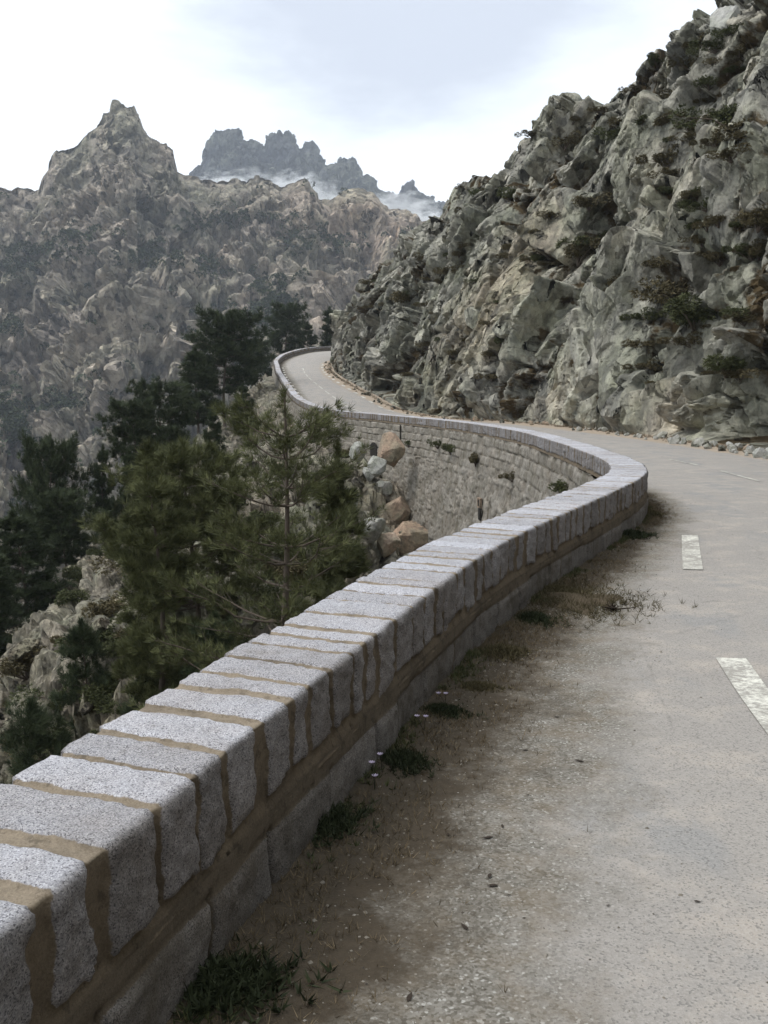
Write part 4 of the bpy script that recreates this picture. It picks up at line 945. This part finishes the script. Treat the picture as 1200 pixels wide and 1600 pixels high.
for k, (px, py, s_, lb) in enumerate([(1112, 222, .95, 'angular pale block sitting on the upper right cliff'), (1095, 175, .7, 'squarish pale block above the angular one on the upper cliff'), (788, 512, .9, 'tall rounded block leaning on the cliff left of the pale slab'), (740, 495, 1.0, 'rounded grey block left of the tall leaning one'), (1030, 350, .9, 'rounded boulder on the ledge in the middle right of the cliff')]):
    h = hit(px, py, (CLIFFBVH,))
    if h: rock(k + 1, ROCK_CLIFF, h[0] + Vector((0.2, .3, 0)), (s_, s_ * .9, s_ * 1.1), (k * .9, .3, k), lb)
# fallen rocks along the foot of the cliff
for k in range(190):
    uq = rr.uniform(7.5, 21.0) if k % 3 else rr.uniform(9, 13); fq = 1 + rr.uniform(-0.075, 0.05)
    p = road_pt([uq], [fq])[0]; s_ = rr.uniform(0.06, 0.16) * (1.8 if rr.random() < .15 else 1)
    rock(k, ROCK_PALE if k % 3 == 0 else (ROCK_CLIFF if k % 3 == 1 else ROCK_PINK), (p[0], p[1], on_road(p[0], p[1], s_ * .3)), (s_ * 1.3, s_, s_ * .8), (rr.random() * 3, rr.random() * 3, rr.random() * 6), 'small fallen rock lying on the verge at the foot of the cliff', 'fallen rocks along the foot of the cliff', 'fallen_rock', 'rock')
for k in range(70):
    px, py = rr.uniform(0, 640), rr.uniform(620, 1240); h = hit(px, py, (HILLBVH,))
    if not h or h[0].y > 70: continue
    s_ = rr.uniform(0.12, 0.42) * (0.6 + h[0].y / 40)
    rock(k, ROCK_SLOPE, h[0], (s_ * 1.3, s_, s_ * .8), (rr.random() * 3, rr.random() * 3, rr.random() * 6), 'loose grey rock on the ravine slope among the scrub', 'loose rocks on the ravine slope', 'loose_rock', 'rock')

# ------------------------------------------------------------------ verge plants
def blades(cent, n, hgt, wid, rng, spread=0.6):
    d = np.tile(np.array([[0, 0, 1.0]]), (len(cent), 1)); return tufts(cent, d, n, hgt, wid, rng, spread)
rng = np.random.default_rng(3)
# dry litter and grass along the foot of the near wall: nobody could count it
cs = []
for _ in range(15000):
    uq = rng.uniform(1.8, 9.5); r_ = catmull(ST, [uq])[0]; off = abs(rng.normal()) * 0.24 + 0.02
    wq = math.hypot(r_[3] - r_[0], r_[4] - r_[1]); f = off / wq; x = r_[0] + (r_[3] - r_[0]) * f; y = r_[1] + (r_[4] - r_[1]) * f
    if fbm(np.array([[x, y, 0.]]), 0.5, 2, 12)[0] < -0.12 and rng.random() < .75: continue
    cs.append((x, y, on_road(x, y, -0.004)))
V, Fq, ti = blades(np.array(cs), 7, 0.036, 0.0028, rng, 1.8)
tag(link('dry_grass', mesh_from('dry_grass', V, Fq, False, {'tint': ti}), DRY), 'thin dry grass and litter along the foot of the parapet', 'grass', kind='stuff')
cs = []
for _ in range(3600):
    uq = rng.uniform(1.8, 8.2); r_ = catmull(ST, [uq])[0]; off = abs(rng.normal()) * 0.07 + 0.01
    wq = math.hypot(r_[3] - r_[0], r_[4] - r_[1]); f = off / wq; x = r_[0] + (r_[3] - r_[0]) * f; y = r_[1] + (r_[4] - r_[1]) * f
    if fbm(np.array([[x, y, 3.]]), 0.35, 3, 13)[0] < 0.06: continue
    cs.append((x, y, on_road(x, y, -0.003)))
V, Fq, ti = blades(np.array(cs), 8, 0.035, 0.006, rng, 1.3)
tag(link('low_weeds', mesh_from('low_weeds', V, Fq, False, {'tint': ti}), SCRUB_G), 'low dark weeds creeping along the foot of the parapet', 'weeds', kind='stuff')
cs = []
for _ in range(2200):
    uq = rng.uniform(6, 21); p = road_pt([uq], [1 + rng.normal() * 0.02 + 0.03])[0]
    cs.append((p[0], p[1], on_road(p[0], p[1])))
V, Fq, ti = blades(np.array(cs), 7, 0.12, 0.012, rng, 0.9)
tag(link('verge_grass', mesh_from('verge_grass', V, Fq, False, {'tint': ti}), DRY), 'brown grass along the foot of the cliff beside the road', 'grass', kind='stuff')
# gravel chips
cs = []; n = 12000
for _ in range(n):
    uq = rng.uniform(1.9, 9.0) ** 1.0; r_ = catmull(ST, [uq])[0]; wq = math.hypot(r_[3] - r_[0], r_[4] - r_[1])
    off = 0.1 + abs(rng.normal()) * 0.55 if rng.random() < .85 else rng.uniform(0, 3); f = min(off / wq, 0.7)
    cs.append((r_[0] + (r_[3] - r_[0]) * f, r_[1] + (r_[4] - r_[1]) * f))
cs = np.array([(x, y, on_road(x, y)) for x, y in cs])
oct_v = np.array([[1, 0, 0], [0, 1, 0], [-1, 0, 0], [0, -1, 0], [0, 0, .7], [0, 0, -.7]], float)
oct_f = np.array([[0, 1, 4], [1, 2, 4], [2, 3, 4], [3, 0, 4], [1, 0, 5], [2, 1, 5], [3, 2, 5], [0, 3, 5]])
sz = rng.gamma(1.6, 0.0013, n) + 0.0014; jit = rng.uniform(0.6, 1.3, (n, 6, 3)); an = rng.uniform(0, 6.28, n)
ov = oct_v[None] * jit * sz[:, None, None]
ox = ov[..., 0] * np.cos(an)[:, None] - ov[..., 1] * np.sin(an)[:, None]; oy = ov[..., 0] * np.sin(an)[:, None] + ov[..., 1] * np.cos(an)[:, None]
V = np.stack([ox, oy, ov[..., 2]], 2) + cs[:, None]
fq = (oct_f[None] + (np.arange(n) * 6)[:, None, None]).reshape(-1, 3)
gmt = M('gravel_chips', 0.9); gt = gmt.attr('tint'); gmt.color(gmt.ramp(gt, (0.0, (0.07, 0.06, 0.05)), (0.35, (0.20, 0.18, 0.15)), (0.9, (0.25, 0.23, 0.20)), (1.0, (0.40, 0.385, 0.36))))
tag(link('gravel', mesh_from('gravel', V.reshape(-1, 3), fq, False, {'tint': np.repeat(rng.random(n), 6)}), gmt.m), 'loose gravel chips scattered on the shoulder and asphalt', 'gravel', kind='stuff')
# weeds along the wall foot
def make_weed(seed, n, h_, w_, green=True):
    rng = np.random.default_rng(seed); c = rng.normal(size=(n, 3)) * np.array([0.07, 0.07, 0.0]); c[:, 2] = rng.random(n) * 0.045 * np.exp(-(c[:, 0]**2 + c[:, 1]**2) / .008)
    V, Fq, ti = tufts(c, np.tile([[0, 0, 0.8]], (n, 1)), 6, h_, w_, rng, 0.9)
    return mesh_from('leaves', V, Fq, False, {'tint': ti})
WD = [make_weed(k, 420, 0.034, 0.007) for k in range(3)]; WD2 = [x.copy() for x in WD]
for x in WD: x.materials.append(GREEN)
for x in WD2: x.materials.append(SCRUB)
pet = M('pale_petals', 0.7); pet.color((0.46, 0.40, 0.52)); pet = pet.m
def flower_mesh(seed, spots):
    rng = np.random.default_rng(seed); parts = []
    for (x, y, z) in spots:
        for k in range(9):
            a = k * 0.7; r_ = 0.015; t_ = np.array([math.cos(a), math.sin(a), 0.75]) * r_; s_ = np.array([-math.sin(a), math.cos(a), 0]) * r_ * .3
            c = np.array([x, y, z]); parts.append((np.array([c, c + t_ * .6 + s_, c + t_, c + t_ * .6 - s_]), np.array([[0, 1, 2, 3]])))
    return mesh_from('flower', *merge(parts), False)
WP = [(345, 1545, 1.35, 0, 0, 'dark green weed at the foot of the parapet nearest the camera'), (505, 1288, 1.1, 0, 0, 'green weed by the parapet, second from the camera'), (628, 1190, .9, 0, 1, 'small green weed just right of the lower pair of pale flowers'),
 (745, 1075, .75, 1, 0, 'dry weed at the foot of the parapet past the flowers'), (780, 1022, 1.2, 1, 0, 'wide olive weed patch where the parapet has a recess'), (835, 968, 1.1, 0, 0, 'green weed left of the earthy debris patch'), (868, 925, 1.2, 1, 1, 'low bushy weed in front of the earthy debris patch'),
 (985, 838, 1.6, 0, 0, 'dark weed under the far end of the near parapet'), (1012, 803, 1.3, 1, 0, 'last weed at the outer curve of the near parapet'), (690, 1112, .8, 0, 0, 'small green weed beside the brightest pale flower')]
for k, (px, py, sc, kind, _, lb) in enumerate(WP):
    h = hit(px, py, (ROADBVH,)); root = empty('roadside_weed', h[0], k); root.scale = (sc * 1.1, sc * .8, sc * .8); tag(root, lb, 'weed', 'weeds along the foot of the parapet')
    o = bpy.data.objects.new('leaves', (WD2 if kind else WD)[k % 3]); COL.objects.link(o); o.parent = root
for k, (px, py, hts, lb) in enumerate([(578, 1232, [(0, 0, .05), (-.012, .01, .10)], 'stalk with two pale lilac flowers against the parapet, nearer clump'), (655, 1140, [(0.01, 0, .06), (-.03, .02, .055)], 'pale lilac flower clump against the parapet, brightest one'), (690, 1098, [(0, 0, .045), (-.035, .02, .04)], 'faint lilac flowers against the parapet, farther clump'), (590, 1205, [(-0.01, 0, .07)], 'single lilac flower just above the nearer clump')]):
    h = hit(px, py, (ROADBVH,)); root = empty('wildflower', h[0] + Vector((.02, -.01, 0)), 0); tag(root, lb, 'flower', 'wildflowers along the foot of the parapet')
    link('stem', mesh_from('stem', *merge([tube(np.array([[0, 0, -.01], [x * .5, y * .5, z * .6], [x, y, z]]), np.array([.0015, .0012, .001]), 4) for x, y, z in hts]), True), GREEN, root)
    for sp_ in hts: link('flower_head', flower_mesh(k, [sp_]), pet, root)
# earthy debris patch with a dark twig clump
h = hit(905, 938, (ROADBVH,))
soilm = M('dark_earth', 0.98); soilm.color(soilm.mix(soilm.noise(30, 6, .7), (0.055, 0.042, 0.026), (0.16, 0.125, 0.085))); soilm.bump(soilm.noise(60, 6, .8), 1, .02)
n1_, n2_ = 26, 40; rad = np.linspace(0, 1, n1_); ang = np.linspace(0, 6.2832, n2_)
RR, AA = np.meshgrid(rad, ang, indexing='ij'); ex_ = 1 + .25 * np.sin(AA * 3 + 1) + .12 * np.sin(AA * 7)
X_ = RR * ex_ * .30 * np.cos(AA); Y_ = RR * ex_ * .42 * np.sin(AA); q = np.stack([X_.ravel() + h[0].x, Y_.ravel() + h[0].y, 0 * X_.ravel()], 1)
Z_ = np.array([on_road(a, b_) for a, b_ in q[:, :2]]) - h[0].z - 0.006 + (0.045 * (1 - RR.ravel()**2)) * (1 + .8 * fbm(q, .12, 3, 7)) - 0.006 * RR.ravel()
tag(link('earth_patch', mesh_from('earth_patch', np.stack([X_.ravel(), Y_.ravel(), Z_], 1), grid_faces(n1_, n2_), True), soilm.m, None, h[0]), 'low mound of brown earth and litter against the parapet', 'earth')
rng = np.random.default_rng(8); pp = rng.normal(size=(900, 2)) * np.array([.26, .33]) + np.array([[h[0].x - .05, h[0].y]])
V, Fq, ti = blades(np.array([(a, b_, on_road(a, b_, .004)) for a, b_ in pp]), 6, 0.06, 0.005, rng, 1.5)
tag(link('dry_litter', mesh_from('dry_litter', V, Fq, False, {'tint': ti * .55}), SCRUB), 'matted brown litter spread over the earth patch', 'litter', kind='stuff')
h = hit(958, 955, (ROADBVH,)); rng = np.random.default_rng(9)
tw = [tube(np.array([[0, 0, .01], [a, b_, .03 + c]]) + rng.normal(size=(1, 3)) * .012, np.array([.007, .003]), 4) for a, b_, c in rng.normal(size=(22, 3)) * np.array([.07, .04, .012])]
dk = M('dark_twigs', .9); dk.color((0.035, 0.026, 0.02)); tag(link('twig_clump', mesh_from('twig_clump', *merge(tw), True), dk.m, None, h[0]), 'dark clump of dead twigs lying on the asphalt at the edge of the earth patch', 'twigs')
# dead leaves on the asphalt
lf = np.array([[-1, 0, 0], [-.4, .35, .12], [.4, .3, .1], [1, 0, .2], [.4, -.3, .12], [-.4, -.35, .05]]); 
lme = mesh_from('dead_leaf', lf * .016, np.array([[0, 1, 2, 3], [0, 3, 4, 5]]), False); lme.materials.append(dk.m)
for k, (px, py) in enumerate([(825, 1243), (820, 1173), (795, 1400), (770, 1385), (726, 1450), (785, 1292), (765, 1370), (870, 1121), (1090, 1410), (950, 1416), (700, 1305), (762, 1310), (640, 1560), (905, 1190)]):
    h = hit(px, py, (ROADBVH,)); o = bpy.data.objects.new('dead_leaf', lme); COL.objects.link(o); o.location = h[0] + Vector((0, 0, .003)); s_ = rr.uniform(.5, 1.5); o.scale = (s_, s_, s_); o.rotation_euler = (0, 0, rr.uniform(0, 6))
    tag(o, 'tiny dark dead leaf lying on the gravelly shoulder of the road', 'leaf', 'dead leaves on the shoulder')

# ------------------------------------------------------------------ vegetation of the far mountain: a mass nobody could count
cs = []; rng = np.random.default_rng(17)
patches = [(60, 395, 60, 22), (25, 420, 40, 14), (240, 400, 60, 22), (120, 372, 55, 10), (330, 420, 40, 16), (480, 372, 40, 22), (425, 462, 35, 40), (410, 500, 30, 25), (20, 660, 30, 60), (15, 510, 18, 14), (530, 380, 30, 14), (350, 345, 90, 16), (95, 630, 22, 12), (600, 500, 30, 14), (640, 370, 30, 10), (380, 560, 30, 16)]
for px0, py0, sx_, sy_ in patches:
    for _ in range(int(5 + sx_ * sy_ / 28)):
        px, py = px0 + rng.normal() * sx_ * .5, py0 + rng.normal() * sy_ * .5; h = hit(px, py, (MTNBVH,))
        if h and h[0].y > 240: cs.append(tuple(h[0]))
for _ in range(600):
    px, py = rng.uniform(-40, 700), rng.uniform(290, 950); h = hit(px, py, (MTNBVH,))
    if h and h[0].y > 240 and (abs(h[1].z) > 0.55 or rng.random() < .12): cs.append(tuple(h[0]))
cs = np.array(cs); k = 26; c = np.repeat(cs, k, 0); r_ = np.repeat(rng.gamma(3, .55, len(cs)) + 0.6, k)
off = rng.normal(size=(len(c), 3)); off /= np.linalg.norm(off, axis=1, keepdims=True); off[:, 2] = np.abs(off[:, 2]) * 1.2
c = c + off * r_[:, None]; V, Fq, ti = tufts(c, off, 3, 1.3, 1.1, rng, 1.0)
tag(link('mountain_scrub', mesh_from('mountain_scrub', V, Fq, False, {'tint': ti}), NEEDLE_DARK), 'dark scrub and small trees dotted over the mountain across the valley', 'scrub', kind='stuff')

# ------------------------------------------------------------------ haze and mist
def vol_box(name, lo, hi):
    x0, y0, z0 = lo; x1, y1, z1 = hi
    V = [(x, y, z) for x in (x0, x1) for y in (y0, y1) for z in (z0, z1)]
    f = [(0, 1, 3, 2), (4, 6, 7, 5), (0, 4, 5, 1), (2, 3, 7, 6), (0, 2, 6, 4), (1, 5, 7, 3)]
    return mesh_from(name, V, f, False)
def vol_mat(name, dens, col, noise=None):
    m = bpy.data.materials.new(name); m.use_nodes = True; nt = m.node_tree; nt.nodes.clear()
    o = nt.nodes.new('ShaderNodeOutputMaterial'); v = nt.nodes.new('ShaderNodeVolumePrincipled')
    v.inputs['Color'].default_value = (*col, 1); v.inputs['Density'].default_value = dens; v.inputs['Anisotropy'].default_value = 0.1
    nt.links.new(v.outputs[0], o.inputs['Volume'])
    return m, nt, v
hm, _, _ = vol_mat('haze_air', 0.00019, (0.78, 0.86, 1.0))
tag(link('haze', vol_box('haze', (-5100, -2600, -110), (5100, 7600, 620)), hm), kind='stuff')

MB = [(395, 308, 1150, 95, 26), (470, 305, 1200, 60, 22), (545, 332, 1150, 60, 17), (622, 330, 1180, 62, 20), (350, 292, 1250, 50, 12), (670, 345, 1100, 35, 10)]
for k, (px, py, d, rx, rz) in enumerate(MB):
    mm, nt_, v = vol_mat('mist_vapour', 0.03, (0.95, 0.97, 1.0))
    t_ = nt_.nodes.new('ShaderNodeTexCoord'); ln = nt_.nodes.new('ShaderNodeVectorMath'); ln.operation = 'LENGTH'; nt_.links.new(t_.outputs['Object'], ln.inputs[0])
    nn = nt_.nodes.new('ShaderNodeTexNoise'); nn.inputs['Scale'].default_value = 3.4; nn.inputs['Detail'].default_value = 5; nn.inputs['Roughness'].default_value = .62; nn.noise_dimensions = '4D'; nn.inputs['W'].default_value = k * 3.3
    nt_.links.new(t_.outputs['Object'], nn.inputs['Vector'])
    a_ = nt_.nodes.new('ShaderNodeMath'); a_.operation = 'MULTIPLY_ADD'; a_.inputs[1].default_value = -0.34; nt_.links.new(ln.outputs['Value'], a_.inputs[0]); nt_.links.new(nn.outputs['Fac'], a_.inputs[2])
    r_ = nt_.nodes.new('ShaderNodeMapRange'); r_.inputs[1].default_value = 0.29; r_.inputs[2].default_value = 0.50; r_.inputs[4].default_value = 0.2; nt_.links.new(a_.outputs[0], r_.inputs[0])
    nt_.links.new(r_.outputs[0], v.inputs['Density'])
    th = np.linspace(0, math.pi, 12); ph = np.linspace(0, 2 * math.pi, 20, endpoint=False); T_, P_ = np.meshgrid(th, ph, indexing='ij')
    Vs = np.stack([np.sin(T_) * np.cos(P_), np.sin(T_) * np.sin(P_), np.cos(T_)], 2).reshape(-1, 3); i = np.arange(240).reshape(12, 20); j = np.roll(i, -1, 1)
    ff = np.stack([i[:-1].ravel(), i[1:].ravel(), j[1:].ravel(), j[:-1].ravel()], 1)
    o = link('mist', mesh_from('mist', Vs, ff, True), mm, None, P(px, py, d)); o.scale = (rx, 50, rz * 1.35)
    tag(o, 'white wisp of mist drifting between the mountain ridge and the blue pinnacles', 'mist', kind='stuff')
